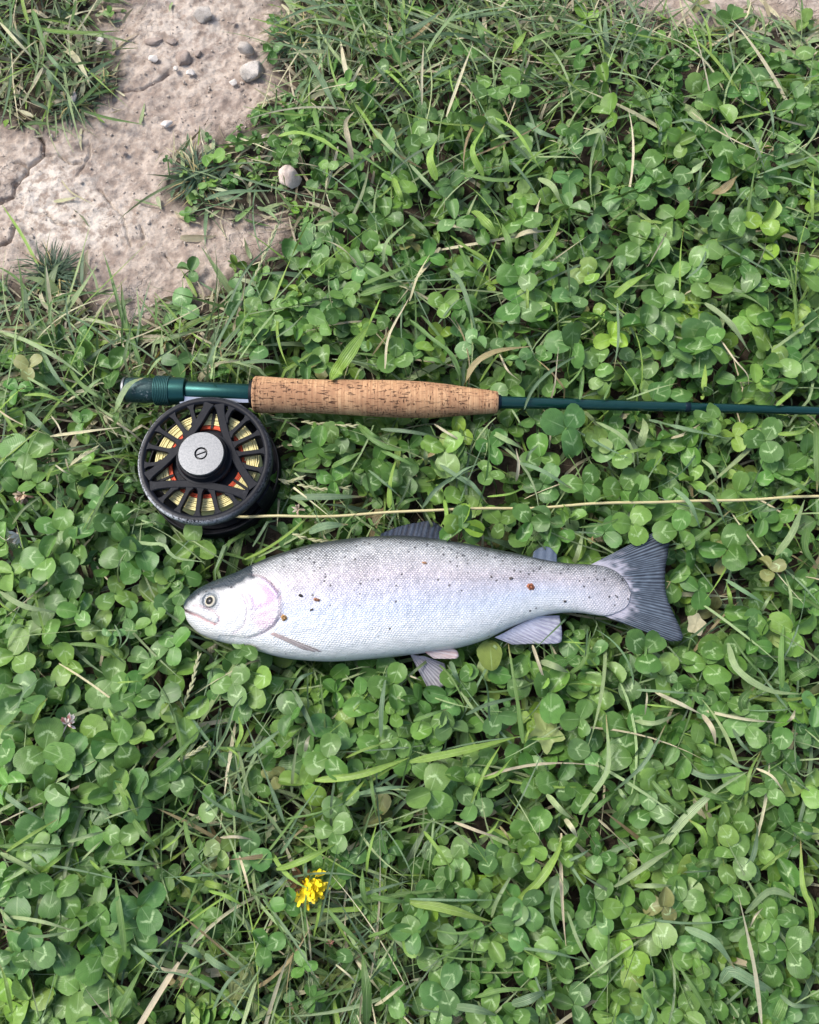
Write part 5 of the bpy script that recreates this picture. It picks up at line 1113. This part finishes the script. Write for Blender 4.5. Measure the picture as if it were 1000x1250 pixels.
# ------------------------------------------------------------------ grass
TONES = {'g': (.095, .180, .042), 'b': (.125, .200, .100), 'y': (.185, .300, .050), 'p': (.240, .320, .140), 's': (.50, .45, .29), 'w': (.26, .20, .10)}
TWORD = {'g': 'green', 'b': 'blue-green', 'y': 'lime green', 'p': 'pale green', 's': 'straw-coloured', 'w': 'brown withered'}
br = np.random.default_rng(31)
def blade_mesh(C, W, tone, r_, cols=3, tipcol=None):
    n = len(C); T, S, U = frames(C)
    tw = np.cumsum(r_.normal(0, .10, n)) + r_.normal(0, .35)
    side = S * np.cos(tw)[:, None] + U * np.sin(tw)[:, None]; nrm = np.cross(side, T)
    s = np.linspace(0, 1, n); prof_ = np.minimum(1, (s / .18 + .35)) * np.clip((1 - s) / .45, .03, 1) ** .75
    t = np.linspace(-1, 1, cols); fold = r_.uniform(.0, .5)
    V = C[:, None] + side[:, None] * (t[None, :, None] * (W / 2 * prof_)[:, None, None]) + nrm[:, None] * (fold * np.abs(t)[None, :, None] * (W / 2 * prof_)[:, None, None])
    col = np.array(TONES[tone]) * r_.uniform(.82, 1.18) * r_.uniform(.96, 1.04, 3)
    cc = np.tile(col, (n, cols, 1))
    if tone in 'gbyp' and r_.random() < .3:
        k = sstep(.8, 1, s)[:, None, None]; cc = cc * (1 - k) + np.array([.34, .25, .12]) * k
    luv = np.stack([np.broadcast_to(s[:, None], (n, cols)), np.broadcast_to(t[None], (n, cols)), np.full((n, cols), .5)], -1)
    return V.reshape(-1, 3), grid_faces(n, cols), cc.reshape(-1, 3), luv.reshape(-1, 3)
blades = []
for (ox, oy), txt in BLADES.items():
    for e in txt.split(','):
        q = e.split(); nums = list(map(float, q[:-1])); pts_ = [(ox + nums[i] / 4, oy + nums[i + 1] / 4) for i in range(0, len(nums) - 1, 2)]
        blades.append((pts_, nums[-1] / 4, q[-1]))
def blade_len(b): return sum(math.dist(b[0][i], b[0][i + 1]) for i in range(len(b[0]) - 1)) * max(b[1], 3)
blades.sort(key=blade_len, reverse=True)
extra = []
for bi, (pp, wd, tone) in enumerate(blades):
    c2 = smooth_curve(pp, 12); o = obstacle(c2[:, 0], c2[:, 1]); d = dirt_dist(c2[:, 0], c2[:, 1])
    H = canopy(c2[:, 0], c2[:, 1]); s = np.linspace(0, 1, 12)
    z = H * (1.02 + .22 * np.sin(PI * s) + .08 * br.normal()) + .0045
    z = np.where(o < 14, np.minimum(z, .034), z)
    rodd = poly_dist(c2[:, 0], c2[:, 1], ROD_AXIS, False)
    over = (rodd < 26) & (poly_dist(c2[:, 0], c2[:, 1], FISH_POLY) > 0)
    if over.any() and (o < 2).any():
        r_ = np.interp(c2[:, 0], [150, 310, 500, 608, 1000], [17, 22, 22, 8, 5]) * .00055
        z = np.where(rodd < 26, np.maximum(z, ZR + r_ + .0025), z)
        z = np.convolve(np.pad(z, 1, 'edge'), [.25, .5, .25], 'valid'); z = np.where(o < 2, np.maximum(z, ZR + r_ + .0015), z)
    C = PV(c2[:, 0], c2[:, 1], z); W = wd * mpp(pp[0][0], pp[0][1]) * 1.02
    bm = blade_mesh(C, W, tone, br)
    if bi >= 300: extra.append(bm); continue
    mid_ = pp[len(pp) // 2]; ln_ = blade_len((pp, 1, 0)) / 3
    chord = math.dist(pp[0], pp[-1]); arcl = sum(math.dist(pp[i], pp[i + 1]) for i in range(len(pp) - 1))
    form = 'curved' if arcl > chord * 1.06 else 'straight'
    wide = 'broad' if wd > 7 else ('thin' if wd < 3.2 else 'narrow')
    lng = 'long' if arcl > 85 else ('short' if arcl < 42 else '')
    dx, dy = pp[-1][0] - pp[0][0], pp[-1][1] - pp[0][1]
    sl = abs(dy) / (abs(dx) + 1e-6); lean = 'lying level' if sl < .35 else ('pointing upright' if sl > 2.6 else ('slanting up to the right' if dx * dy < 0 else 'slanting down to the right'))
    kind = 'grass stalk' if tone == 's' else 'grass blade'
    form = form if form == 'curved' else ''; lng = '' if form else lng
    lab = ' '.join(f"{lng} {wide} {form} {TWORD[tone]} {kind} {place_words(*mid_)}".split())
    base = C.mean(0).copy(); base[2] = 0
    me = mesh('blade', bm[0] - base, bm[1], {'col': ('FLOAT_COLOR', bm[2]), 'luv': ('FLOAT_VECTOR', bm[3])})
    register(tag(obj('dry_stalk' if tone == 's' else 'grass_leaf', me, M_GRASS, None, tuple(base)), lab, 'stalk' if tone == 's' else 'grass', 'dry stalks' if tone == 's' else 'single grass blades'), lab, mid_[0])

def grass_mass(name, base, az, Ln, W, rise, tones, r_, label, n_=7, cols=3, extra_=()):
    n = len(base); s = np.linspace(0, 1, n_)
    bend = r_.normal(0, .5, n)
    aa = az[:, None] + bend[:, None] * s[None]
    step = (Ln / (n_ - 1))[:, None]
    elev = np.arctan2(rise, Ln)[:, None] * (1.9 - 2.5 * s[None] * r_.uniform(.6, 1.1, n)[:, None])
    dx = np.cos(aa) * np.cos(elev) * step; dy = np.sin(aa) * np.cos(elev) * step; dz = np.sin(elev) * step
    C = np.stack([np.cumsum(dx, 1), np.cumsum(dy, 1), np.cumsum(dz, 1)], -1); C = C - C[:, :1] + base[:, None]
    C[..., 2] = np.maximum(C[..., 2], .0012 + .002 * r_.random(n)[:, None])
    cx, cyy = pix(C.reshape(-1, 3)); o = obstacle(cx, cyy).reshape(n, n_)
    C[..., 2] = np.where(o < 8, np.minimum(C[..., 2], .020), C[..., 2]); C[..., 2] = np.where(o < -4, np.minimum(C[..., 2], .008), C[..., 2])
    tw = (np.cumsum(r_.normal(0, .25, (n, n_)), 1) + r_.normal(0, .5, (n, 1)))
    S = np.stack([-np.sin(aa) * np.cos(tw), np.cos(aa) * np.cos(tw), np.sin(tw)], -1)
    prof_ = np.minimum(1, s / .2 + .5) * np.clip((1 - s) / .5, .04, 1) ** .8
    t = np.linspace(-1, 1, cols)
    V = C[:, :, None] + S[:, :, None] * (t[None, None, :, None] * (W[:, None] / 2 * prof_[None])[..., None, None])
    V[..., 2] += (.3 * np.abs(t)[None, None, :] * (W[:, None] / 2 * prof_[None])[..., None])
    F = grid_faces(n_, cols); nv = n_ * cols
    FF = (F[None] + (np.arange(n) * nv)[:, None, None]).reshape(-1, 4)
    col = np.repeat(tones * r_.uniform(.75, 1.2, (n, 1)) * r_.uniform(.95, 1.05, (n, 3)), nv, 0)
    luv = np.tile(np.stack([np.broadcast_to(s[:, None], (n_, cols)), np.broadcast_to(t[None], (n_, cols)), np.full((n_, cols), .5)], -1).reshape(-1, 3), (n, 1))
    Vs, Fs, Cs, Ls, off = [V.reshape(-1, 3)], [FF], [col], [luv], n * nv
    for e in extra_:
        Vs.append(e[0]); Fs.append(e[1] + off); Cs.append(e[2]); Ls.append(e[3]); off += len(e[0])
    o_ = obj(name, mesh(name, np.concatenate(Vs), np.concatenate(Fs), {'col': ('FLOAT_COLOR', np.concatenate(Cs)), 'luv': ('FLOAT_VECTOR', np.concatenate(Ls))}), M_GRASS)
    return tag(o_, label, None, None, 'stuff')
TA = np.array([TONES[k] for k in 'gbypsw'])
gr = np.random.default_rng(91)
w, px, py = scatter(15000, 1, (-.40, .40), (-.42, .56), gr)
n = len(w); H = canopy(px, py); short = np.clip(.30 + .70 * H / .034, .3, 1)
dryk = np.clip(.55 * sstep(100, 0, dirt_dist(px, py)) + .35 * sstep(220, 30, py) + .35 * sstep(330, 200, px) * sstep(620, 450, py), 0, .62)
tn_ = TA[gr.choice(6, n, p=[.33, .24, .09, .19, .12, .03])]; dm = gr.random(n) < dryk; tn_[dm] = np.array([TONES['s'], TONES['p'], (.30, .33, .19), (.34, .29, .19)])[gr.choice(4, dm.sum())]
grass_mass('grass_cover', w, gr.uniform(0, 2 * PI, n), gr.uniform(.018, .075, n) * short, gr.gamma(3.2, .00075, n) + .0006, H * gr.uniform(.5, 1.40, n), tn_, gr,
           'mixed green grass growing through the clover', extra_=extra)
w, px, py = scatter(22000, 1, (-1.4, 1.4), (-1.1, 1.8), gr)
k = ~((px > -40) & (px < 1040) & (py > -40) & (py < 1290)); w = w[k]; n = len(w); H = canopy(px[k], py[k])
grass_mass('grass_cover', w, gr.uniform(0, 2 * PI, n), gr.uniform(.02, .07, n), gr.uniform(.0018, .0045, n), H * gr.uniform(.5, 1.0, n), TA[gr.choice(6, n, p=[.4, .26, .12, .12, .07, .03])], gr, 'mixed grass continuing around the spot', 5, 2)
# long thin blades lying over the clover
w, px, py = scatter(7500, 1, (-.40, .40), (-.42, .56), gr); d_ = dirt_dist(px, py); k = d_ > 30; w, px, py = w[k], px[k], py[k]
n = len(w); H = canopy(px, py); w[:, 2] = H * gr.uniform(.5, .95, n)
grass_mass('thin_grass', w, gr.uniform(0, 2 * PI, n), gr.uniform(.028, .095, n), gr.gamma(4, .00028, n) + .00045, H * gr.uniform(.25, .6, n), TA[gr.choice(6, n, p=[.20, .24, .14, .30, .10, .02])], gr, 'long thin grass blades lying over the clover', 9, 3)
# dry litter low between the plants and along the soil edge
w, px, py = scatter(6000, 1, (-.40, .40), (-.42, .56), gr)
d_ = dirt_dist(px, py); k = gr.random(len(w)) < np.clip(.30 + .7 * sstep(120, 0, d_), 0, 1); w = w[k]; n = len(w)
w[:, 2] = gr.uniform(.001, .010, n) * np.clip(d_[k] / 60, .1, 1)
grass_mass('dry_litter', w, gr.uniform(0, 2 * PI, n), gr.uniform(.010, .038, n), gr.uniform(.0006, .0022, n), gr.uniform(.0, .004, n), np.array([(.44, .38, .26), (.34, .28, .18), (.52, .47, .35), (.22, .17, .11)])[gr.choice(4, n)], gr, 'dry straw and dead stems lying under the plants', 5, 3)
# fine short growth in the trodden patch round the dandelion
m_ = 9000; w = np.column_stack([gr.uniform(-.20, .06, m_), gr.uniform(-.38, -.08, m_), np.zeros(m_)]); px, py = pix(w)
k = gr.random(m_) < np.clip(blob(px, py, 330, 1010, 110, 100) + blob(px, py, 400, 1170, 135, 115), 0, 1) * .55; w, px, py = w[k], px[k], py[k]; n = len(w)
grass_mass('moss_and_grass', w, gr.uniform(0, 2 * PI, n), gr.uniform(.007, .026, n), gr.uniform(.0010, .0030, n), gr.uniform(.004, .026, n), np.array([(.075, .140, .035), (.120, .170, .045), (.160, .190, .060), (.20, .17, .085), (.060, .115, .045)])[gr.choice(5, n, p=[.34, .26, .16, .10, .14])], gr, 'fine mossy growth and short grass around the dandelion', 5, 3)
# dense tufts on the soil
def tuft(px, py, rad, n, label, tone, h=.012):
    c_ = P(px, py, .001); a = gr.uniform(0, 2 * PI, n); ln_ = rad * mpp(px, py, 0) * gr.uniform(.45, 1.1, n)
    b = np.tile(c_, (n, 1)); b[:, :2] += gr.normal(0, .003, (n, 2)); 
    tn = np.where(gr.random(n)[:, None] < .12, np.array([[.45, .36, .16]]), np.array([tone]))
    o_ = grass_mass('grass_tuft', b - np.array([c_[0], c_[1], 0]) * 0, a, ln_, gr.uniform(.0008, .0018, n), h * gr.uniform(.4, 1.3, n), tn, gr, label, 6, 2)
    del o_['kind']; o_['category'] = 'grass tuft'
    o_.data.transform(Matrix.Translation(-Vector(c_))); o_.location = c_
    return o_
tuft(243, 215, 52, 150, 'fine-bladed dark green grass tuft spreading over the bare soil right of the pale patch', (.055, .105, .060))
tuft(66, 336, 48, 170, 'fine dark grass tuft at the lower left edge of the bare soil', (.060, .105, .062))
tuft(362, 55, 55, 120, 'grass tuft beside the small clover at the right edge of the bare soil', (.075, .135, .070))
tuft(860, 62, 34, 60, 'yellowish grass tuft near the top right strip of soil', (.16, .22, .06))
tuft(88, 130, 40, 60, 'flattened grass tuft under the pink pebble in the top left', (.085, .150, .080), .006)
tuft(125, 100, 32, 40, 'small grass tuft at the right end of the top left grass', (.080, .140, .075), .006)
# ------------------------------------------------------------------ seed heads
sr = np.random.default_rng(41)
M_SEED = plain('dry seed husk', (.34, .34, .18), .6, 0, .4, 400)
SLAB = ['dry grass seed head just under the left end of the cork grip', 'upper pale seed head between reel and trout back', 'pale seed head lying against the back of the trout', 'dry seed head crossing below and left of the trout head', 'twisted dry seed head below the trout head', 'small seed head left of the reel', 'green seed head at the right edge of the bare soil above the reel seat', 'short pale seed head right of the reel by the fly line']
for pp, lab in zip(SEEDS, SLAB):
    c2 = smooth_curve(pp, 14); o = obstacle(c2[:, 0], c2[:, 1]); z = np.maximum(canopy(c2[:, 0], c2[:, 1]), .012) + .004
    z = np.where(o < 12, np.minimum(z, .034), z); C = PV(c2[:, 0], c2[:, 1], z)
    base = C.mean(0).copy(); base[2] = 0; t_ = thing('seed_head', lab, 'seed head', tuple(base))
    V, f = tube(C - base, .0005, 5); obj('stalk', mesh('stalk', V, f), M_SEED, t_, (0, 0, 0))
    q = np.linspace(0, 1, 6); pr = [(max(1e-5, .00065 * math.sin(PI * u) ** .7), u * .0062) for u in q]
    V0, f0 = lathe(pr, 6); hm_ = mesh('husk', V0, f0); hm_.materials.append(M_SEED)
    for i in range(1, 14):
        dirv = Vector((C[min(i, 13)] - C[i - 1])).normalized(); sd = 1 if i % 2 else -1
        dirv = (dirv + Vector((-dirv.y, dirv.x, .2)) * sd * .22).normalized()
        o_ = obj('husk', hm_, None, t_, tuple(C[i - 1] - base)); o_.rotation_mode = 'QUATERNION'; o_.rotation_quaternion = dirv.to_track_quat('Z', 'Y')
        o_.scale = (1, 1, float(sr.uniform(.7, 1.05)))

# ------------------------------------------------------------------ dandelion, clover blooms and buds
def petal(L, W, curve, notch=True, rows=5, cols=3):
    s = np.linspace(0, 1, rows)[:, None]; t = np.linspace(-1, 1, cols)[None]
    w_ = W / 2 * (.35 + .65 * np.minimum(1, s * 1.6))
    X = L * s - (.06 * L * np.abs(t)) * (s > .95) * (1 if notch else 4); Y = w_ * t; Z = curve * L * s ** 2 + .15 * np.abs(Y)
    V = np.stack([X + 0 * Y, Y + 0 * X, Z + 0 * X], -1).reshape(-1, 3)
    return mesh('petal', V, grid_faces(rows, cols))
def place(o, origin, az, el, roll=0):
    R_ = rot_stack(np.array([az]), np.array([el]), np.array([roll]))[0]; M4 = np.eye(4); M4[:3, :3] = R_; M4[:3, 3] = origin
    o.matrix_basis = Matrix(M4.tolist())
n = NT('dandelion petal'); nz = n.noise(500, n.objco(), 3).outputs[0]
n.set(Base_Color=n.mix(nz, (.86, .60, .010, 1), (.95, .80, .03, 1)), Roughness=.55)
M_YEL = n.m
M_SEP = plain('dandelion bract', (.20, .10, .045), .6, 0, .35, 300); M_SEPG = plain('dandelion bract green', (.16, .22, .06), .6, 0, .3, 300)
dc = P(370, 1075, .036); db = np.array([dc[0] - .006, dc[1] + .010, 0.0])
dand = thing('dandelion', 'half-open yellow dandelion flower among the weeds below the trout', 'flower', tuple(db))
V, f = tube(stem_curve(np.zeros(3), dc - db, sr), .0013, 7); obj('stem', mesh('stem', V, f), M_STEM, dand, (0, 0, 0))
org = dc - db
pm = [petal(sr.uniform(.0095, .0150), .0024, sr.uniform(-.15, .2)) for _ in range(5)]
for m_ in pm: m_.materials.append(M_YEL)
for i in range(96):
    az = math.radians(-35 + sr.normal(0, 42)); el = math.radians(sr.uniform(0, 66))
    o_ = obj('petal', pm[i % 5], None, dand, (0, 0, 0)); place(o_, org + sr.normal(0, .0008, 3) + np.array([.0012 * (i % 4), -.0008 * (i % 3), 0]), az, el, sr.normal(0, .5))
sm = petal(.011, .003, .15, False); sm.materials.append(M_SEP); sg = petal(.010, .003, .1, False); sg.materials.append(M_SEPG)
for i in range(16):
    az = math.radians(150 + sr.normal(0, 55)); el = math.radians(sr.uniform(5, 75))
    o_ = obj('bract', sm if i % 3 else sg, None, dand, (0, 0, 0)); place(o_, org + np.array([.0005, 0, -.0005]), az, el, sr.normal(0, .4))
def bloom(px, py, rpx, cols_, lab, n_=26, az0=None, z=.036):
    c_ = P(px, py, z); b = np.array([c_[0] + .004, c_[1] + .004, 0]); t_ = thing('clover_bloom', lab, 'clover flower', tuple(b))
    V, f = tube(stem_curve(np.zeros(3), c_ - b, sr), .0008, 6); obj('stem', mesh('stem', V, f), M_STEM, t_, (0, 0, 0))
    R = rpx * mpp(px, py, z); ms = []
    for c in cols_:
        m_ = petal(R, R * .26, sr.uniform(-.4, .1), False); m_.materials.append(plain('bloom ' + lab[:14], c, .7, 0, .3, 600)); ms.append(m_)
    for i in range(n_):
        az = sr.uniform(0, 2 * PI) if az0 is None else math.radians(az0 + sr.normal(0, 55)); el = math.radians(sr.uniform(-35, 75))
        o_ = obj('floret', ms[i % len(ms)], None, t_, (0, 0, 0)); place(o_, c_ - b, az, el, sr.normal(0, .5)); o_.scale = o_.scale * float(sr.uniform(.7, 1.1))
bloom(28, 604, 13, [(.46, .34, .22), (.24, .14, .085), (.55, .45, .33)], 'dry brown clover bloom at the left edge level with the reel', az0=-100)
bloom(24, 654, 15, [(.62, .55, .42), (.50, .40, .26), (.70, .66, .56)], 'cream withered clover bloom at the left edge below the brown one', az0=-150)
bloom(142, 619, 8, [(.62, .56, .44), (.40, .30, .20)], 'small white clover bloom just left of the reel', 12, az0=-10)
bloom(82, 884, 13, [(.66, .58, .52), (.42, .20, .17), (.70, .66, .58)], 'pinkish white clover bloom in the clover left of the trout', az0=30)
bloom(722, 663, 9, [(.30, .20, .10), (.22, .24, .07)], 'greenish brown clover bud just above the tail', 18, az0=90)
bloom(403, 1152, 6, [(.38, .18, .13), (.30, .14, .10)], 'small pinkish bud below the dandelion', 14)
bloom(438, 1035, 7, [(.26, .13, .11), (.20, .10, .08)], 'dull reddish withered bloom above and right of the dandelion', 16, z=.024)
bloom(971, 1122, 7, [(.28, .15, .11), (.20, .10, .07)], 'reddish brown withered bloom near the bottom right', 16, z=.024)
bloom(364, 622, 9, [(.55, .47, .36), (.40, .30, .22)], 'ragged cream bloom beside the fly line right of the reel', 14)

# ------------------------------------------------------------------ lobed weed leaves
def lobed(L, W, lobes, r_):
    n_ = lobes * 4 + 1; s = np.linspace(0, 1, n_); env = np.sin(PI * np.clip(s, .02, .98)) ** .6 * (.5 + .6 * s)
    saw = .32 + .68 * (1 - np.abs(((s * lobes + .25) % 1) * 2 - 1)) ** 1.2
    w_ = W / 2 * env * saw; w_[-1] = W * .02; t = np.array([-1, -.45, 0, .45, 1.])
    X = L * s[:, None] + L * .05 * np.abs(t)[None] * (saw[:, None] > .7); Y = w_[:, None] * t[None]
    Z = .25 * np.abs(Y) + r_.uniform(-.3, .1) * L * s[:, None] ** 2 + .03 * L * np.sin(9 * s[:, None] + r_.uniform(0, 6)) * (t[None] ** 2)
    V = np.stack([X, Y, Z + 0 * Y], -1).reshape(-1, 3)
    return V, grid_faces(n_, 5), np.stack([s[:, None] + 0 * Y, t[None] + 0 * Y, 0 * Y + .2], -1).reshape(-1, 3)
WEEDS = [(275,1240,95,60,'o'),(318,1235,70,95,'o'),(345,1215,70,75,'o'),(290,1190,60,20,'o'),(395,1235,60,100,'g'),(225,1235,60,60,'o'),(205,1195,45,10,'w'),(350,1250,60,40,'g'),(430,1250,60,70,'g'),(460,1220,50,120,'g'),
         (240,1150,45,-20,'g'),(320,1180,45,160,'g'),(300,1050,45,50,'g'),(335,985,50,70,'g'),(290,965,45,100,'g'),(255,1100,45,140,'o'),(360,1140,40,-60,'g'),(420,1180,45,200,'o'),(450,1160,40,20,'g'),(480,1090,45,150,'g'),(380,1030,45,20,'g'),(312,1010,40,200,'p'),(330,1025,36,70,'p'),
         (300,880,42,60,'o'),(265,1210,50,110,'w'),(410,1210,45,45,'o'),(200,1225,40,80,'g'),(380,1245,40,130,'w')]
WT = {'o': (.150, .190, .055), 'g': (.075, .140, .040), 'w': (.26, .215, .105), 'p': (.21, .27, .15)}; WN = {'o': 'olive', 'g': 'dark green', 'w': 'withered tan', 'p': 'pale dull green'}
for px, py, lp, a, tn in WEEDS:
    z = .012 + .012 * sr.random(); L = lp * mpp(px, py, z); V, f, luv = lobed(L, L * .42, 4, sr)
    R_ = rot_stack(np.array([math.radians(a)]), np.array([math.radians(sr.uniform(5, 22))]), np.array([sr.normal(0, .25)]))[0]
    c_ = P(px, py, 0); col = np.tile(np.array(WT[tn]) * sr.uniform(.85, 1.15, 3), (len(V), 1))
    me = mesh('weed_leaf', V @ R_.T + np.array([0, 0, z]), f, {'col': ('FLOAT_COLOR', col), 'luv': ('FLOAT_VECTOR', luv)})
    lab = f"{'long' if lp > 58 else 'small'} {WN[tn]} toothed weed leaf {place_words(px, py)}"
    register(tag(obj('weed_leaf', me, M_GRASS, None, tuple(c_)), lab, 'weed leaf', 'toothed weed leaves'), lab, px)
# broad pale lobed leaf below the trout and a nibbled olive leaf under the anal fin
def star_leaf(px, py, rpx, col, lab, lob, z=.036, rot=0.0):
    k = 40; a = np.linspace(0, 2 * PI, k, endpoint=False); r_ = 1 - lob * (0.5 + .5 * np.cos(5 * (a - rot))) ** .7
    R = rpx * mpp(px, py, z); rings = [np.column_stack([R * q * r_ * np.cos(a), R * q * r_ * np.sin(a) * 1.15, R * (.12 * np.cos(2 * a + 1) * q ** 2 + .05 * np.sin(5 * a) * q)]) for q in (1, .66, .33, .02)]
    V = np.vstack(rings); luv = np.tile([[.95, .5, 0.]], (len(V), 1))
    c_ = P(px, py, z); b = np.array([c_[0], c_[1], 0])
    me = mesh('leaf', V + np.array([0, 0, z]), grid_faces(4, k, True), {'col': ('FLOAT_COLOR', np.tile(col, (len(V), 1))), 'luv': ('FLOAT_VECTOR', luv)})
    tag(obj('weed_leaf', me, M_CLOVER, None, tuple(b)), lab, 'weed leaf')
star_leaf(667, 893, 24, (.24, .30, .10), 'pale yellowish star-shaped weed leaf in the clover below the trout', .42, rot=.3)
V, luv_, f = leaflet_shape(np.random.default_rng(3), 9, 7); L = 37 * mpp(600, 800, .041); c_ = P(601, 819, .039); b = np.array([c_[0], c_[1], 0])
R_ = rot_stack(np.array([math.radians(94)]), np.array([.08]), np.array([.05]))[0]
me = mesh('leaf', (V * np.array([L, L * 1.08, L * .5])) @ R_.T + np.array([0, 0, .040]), f, {'col': ('FLOAT_COLOR', np.tile([[.15, .20, .035]], (len(V), 1))), 'luv': ('FLOAT_VECTOR', np.column_stack([luv_, np.zeros(len(V))]))})
tag(obj('weed_leaf', me, M_CLOVER, None, tuple(b)), 'broad olive leaf touching the trout just before the anal fin', 'weed leaf')
star_leaf(944, 775, 16, (.20, .28, .07), 'yellowish lobed leaf right of the tail fin', .4, z=.030, rot=2)
star_leaf(850, 762, 13, (.36, .33, .20), 'chewed tan leaf at the lower tip of the tail', .25, z=.034, rot=.6)
star_leaf(855, 990, 15, (.36, .34, .20), 'dry tan lobed leaf in the clover low on the right', .4, z=.026, rot=.2)

# ------------------------------------------------------------------ stones and crumbs
def stone_shape(r_, sub, sx, sy, sz, rough):
    import bmesh
    bm = bmesh.new(); bmesh.ops.create_icosphere(bm, subdivisions=sub, radius=1)
    V = np.array([v.co[:] for v in bm.verts]); F = np.array([[v.index for v in f.verts] for f in bm.faces]); bm.free()
    for _ in range(14):                           # knock flat facets off
        d = r_.normal(size=3); d /= np.linalg.norm(d); h = r_.uniform(.42, .78); q = V @ d
        V -= np.outer(np.maximum(0, q - h) * .96, d)
    V *= 1 + rough * (NZ.fbm(V[:, 0] * 2 + r_.uniform(0, 90), V[:, 1] * 2 + V[:, 2] * 1.7, 4))[:, None]
    return V * np.array([sx, sy, sz]), F
def stone_mat(name, a, b, speck):
    n = NT(name); q = n.pos(); nz = n.noise(160, q, 5, .65).outputs[0]; sp = n.noise(1100, q, 3, .7).outputs[0]
    c = n.mix(n.ss(.3, .7, nz), (*a, 1), (*b, 1)); c = n.mix(n.math('MULTIPLY', n.ss(.56, .66, sp), speck), c, (.07, .06, .055, 1))
    n.set(Base_Color=c, Roughness=.88, Specular_IOR_Level=.25, Normal=n.bump(n.math('ADD', nz, sp), .6, .0007)); return n.m
MS = {'g': stone_mat('grey stone', (.36, .315, .265), (.48, .43, .37), .5), 's': stone_mat('speckled stone', (.40, .355, .30), (.56, .505, .44), .8), 'p': stone_mat('pinkish stone', (.46, .36, .30), (.62, .53, .46), .15), 'w': stone_mat('pale stone', (.50, .44, .38), (.66, .60, .53), .15), 'b': stone_mat('earth clod', (.24, .185, .15), (.36, .29, .24), .3)}
STONES = [(248,17,11.5,11,'g','smooth round grey stone at the top of the bare soil'), (308,89,17,13.5,'s','largest speckled grey stone on the bare soil by the small clover'), (301,58,11,9,'g','angular grey stone above the speckled stone'),
          (352,226,16,13,'p','pinkish angular stone half buried in the clover'), (188,72,5.5,5,'w','small white stone alone in the middle of the bare soil'), (223,70,10,11,'b','embedded brown clod in the middle of the bare soil'), (233,88,5,4.5,'w','small pale pebble just below the embedded clod'),
          (122,51,5,4.5,'w','pale pebble beside the top left grass'), (203,152,7,6,'w','pale flat pebble halfway between clods and fine tuft'), (327,170,9,8,'p','pinkish stone among stems below the speckled stone'), (63,166,3.2,3,'p','tiny pink pebble above the cracked soil'),
          (187,49,12,6,'b','flat brown clod left of the round grey stone'), (210,49,7,5,'b','small brown clod between flat clod and round stone'), (285,100,4.5,4,'w','small pale pebble left of the speckled stone'), (215,85,3.5,3.5,'w','tiny pale pebble left of the embedded clod'),
          (91,120,4,8,'p','upright pink pebble in the top left grass'), (996,290,9,9,'w','white stone at the right edge in the clover'), (305,96,3,2.5,'g','tiny grey pebble touching the speckled stone'), (284,24,4,3,'b','tiny brown clod right of the round grey stone'), (294,108,4,3.5,'b','tiny clod below the speckled stone'), (187,180,3,2.6,'b','tiny dark clod above the fine grass tuft'), (240,62,5,4,'b','brown clod right of the embedded clod'), (150,185,4,3,'b','tiny clod right of the soil cracks')]
for px, py, rx, ry, m_, lab in STONES:
    r_ = np.random.default_rng(int(px * 7 + py)); z = .003; k = mpp(px, py, z)
    V, F = stone_shape(r_, 3, rx * k * 1.25, ry * k * 1.35, min(rx, ry) * k * .85, .35)
    c_ = P(px, py, z); zz_ = .0035 if m_ != 'b' else .001
    if (px, py) == (996, 290): zz_ = .030
    if (px, py) == (352, 226): zz_ = .012
    me = mesh('stone', V, F); me.set_sharp_from_angle(angle=math.radians(55))
    tag(obj('stone' if rx > 7 else 'pebble', me, MS[m_], None, (c_[0], c_[1], zz_)), lab, 'stone')
nb = 2600; w = np.column_stack([sr.uniform(-.42, 0, nb), sr.uniform(.10, .50, nb), np.zeros(nb)]); px, py = pix(w); k = dirt_dist(px, py) < 18; w = w[k]
V0, F0 = stone_shape(sr, 1, 1, 1, .8, .5); n_ = len(w); rad_ = sr.gamma(1.5, .00034, n_) + .00025
R_ = rot_stack(sr.uniform(0, 6, n_), sr.uniform(-1, 1, n_), sr.uniform(0, 6, n_))
V = np.einsum('nij,vj->nvi', R_, V0) * rad_[:, None, None] * sr.uniform(.7, 1.3, (n_, 1, 3)) + (w + np.array([0, 0, .0008]))[:, None]
# sit on the relief
zg = 0.010 * NZ.fbm(w[:, 0] * 14, w[:, 1] * 14, 3) + 0.0048 * NZ.fbm(w[:, 0] * 70 + 9, w[:, 1] * 70, 3); V[..., 2] += zg[:, None]
tag(obj('soil_crumbs', mesh('soil_crumbs', V.reshape(-1, 3), (F0[None] + (np.arange(n_) * len(V0))[:, None, None]).reshape(-1, 3)), stone_mat('soil crumb', (.38, .31, .25), (.52, .44, .36), .0)), 'loose crumbs of soil scattered over the bare patch', None, None, 'stuff')

finish_labels()
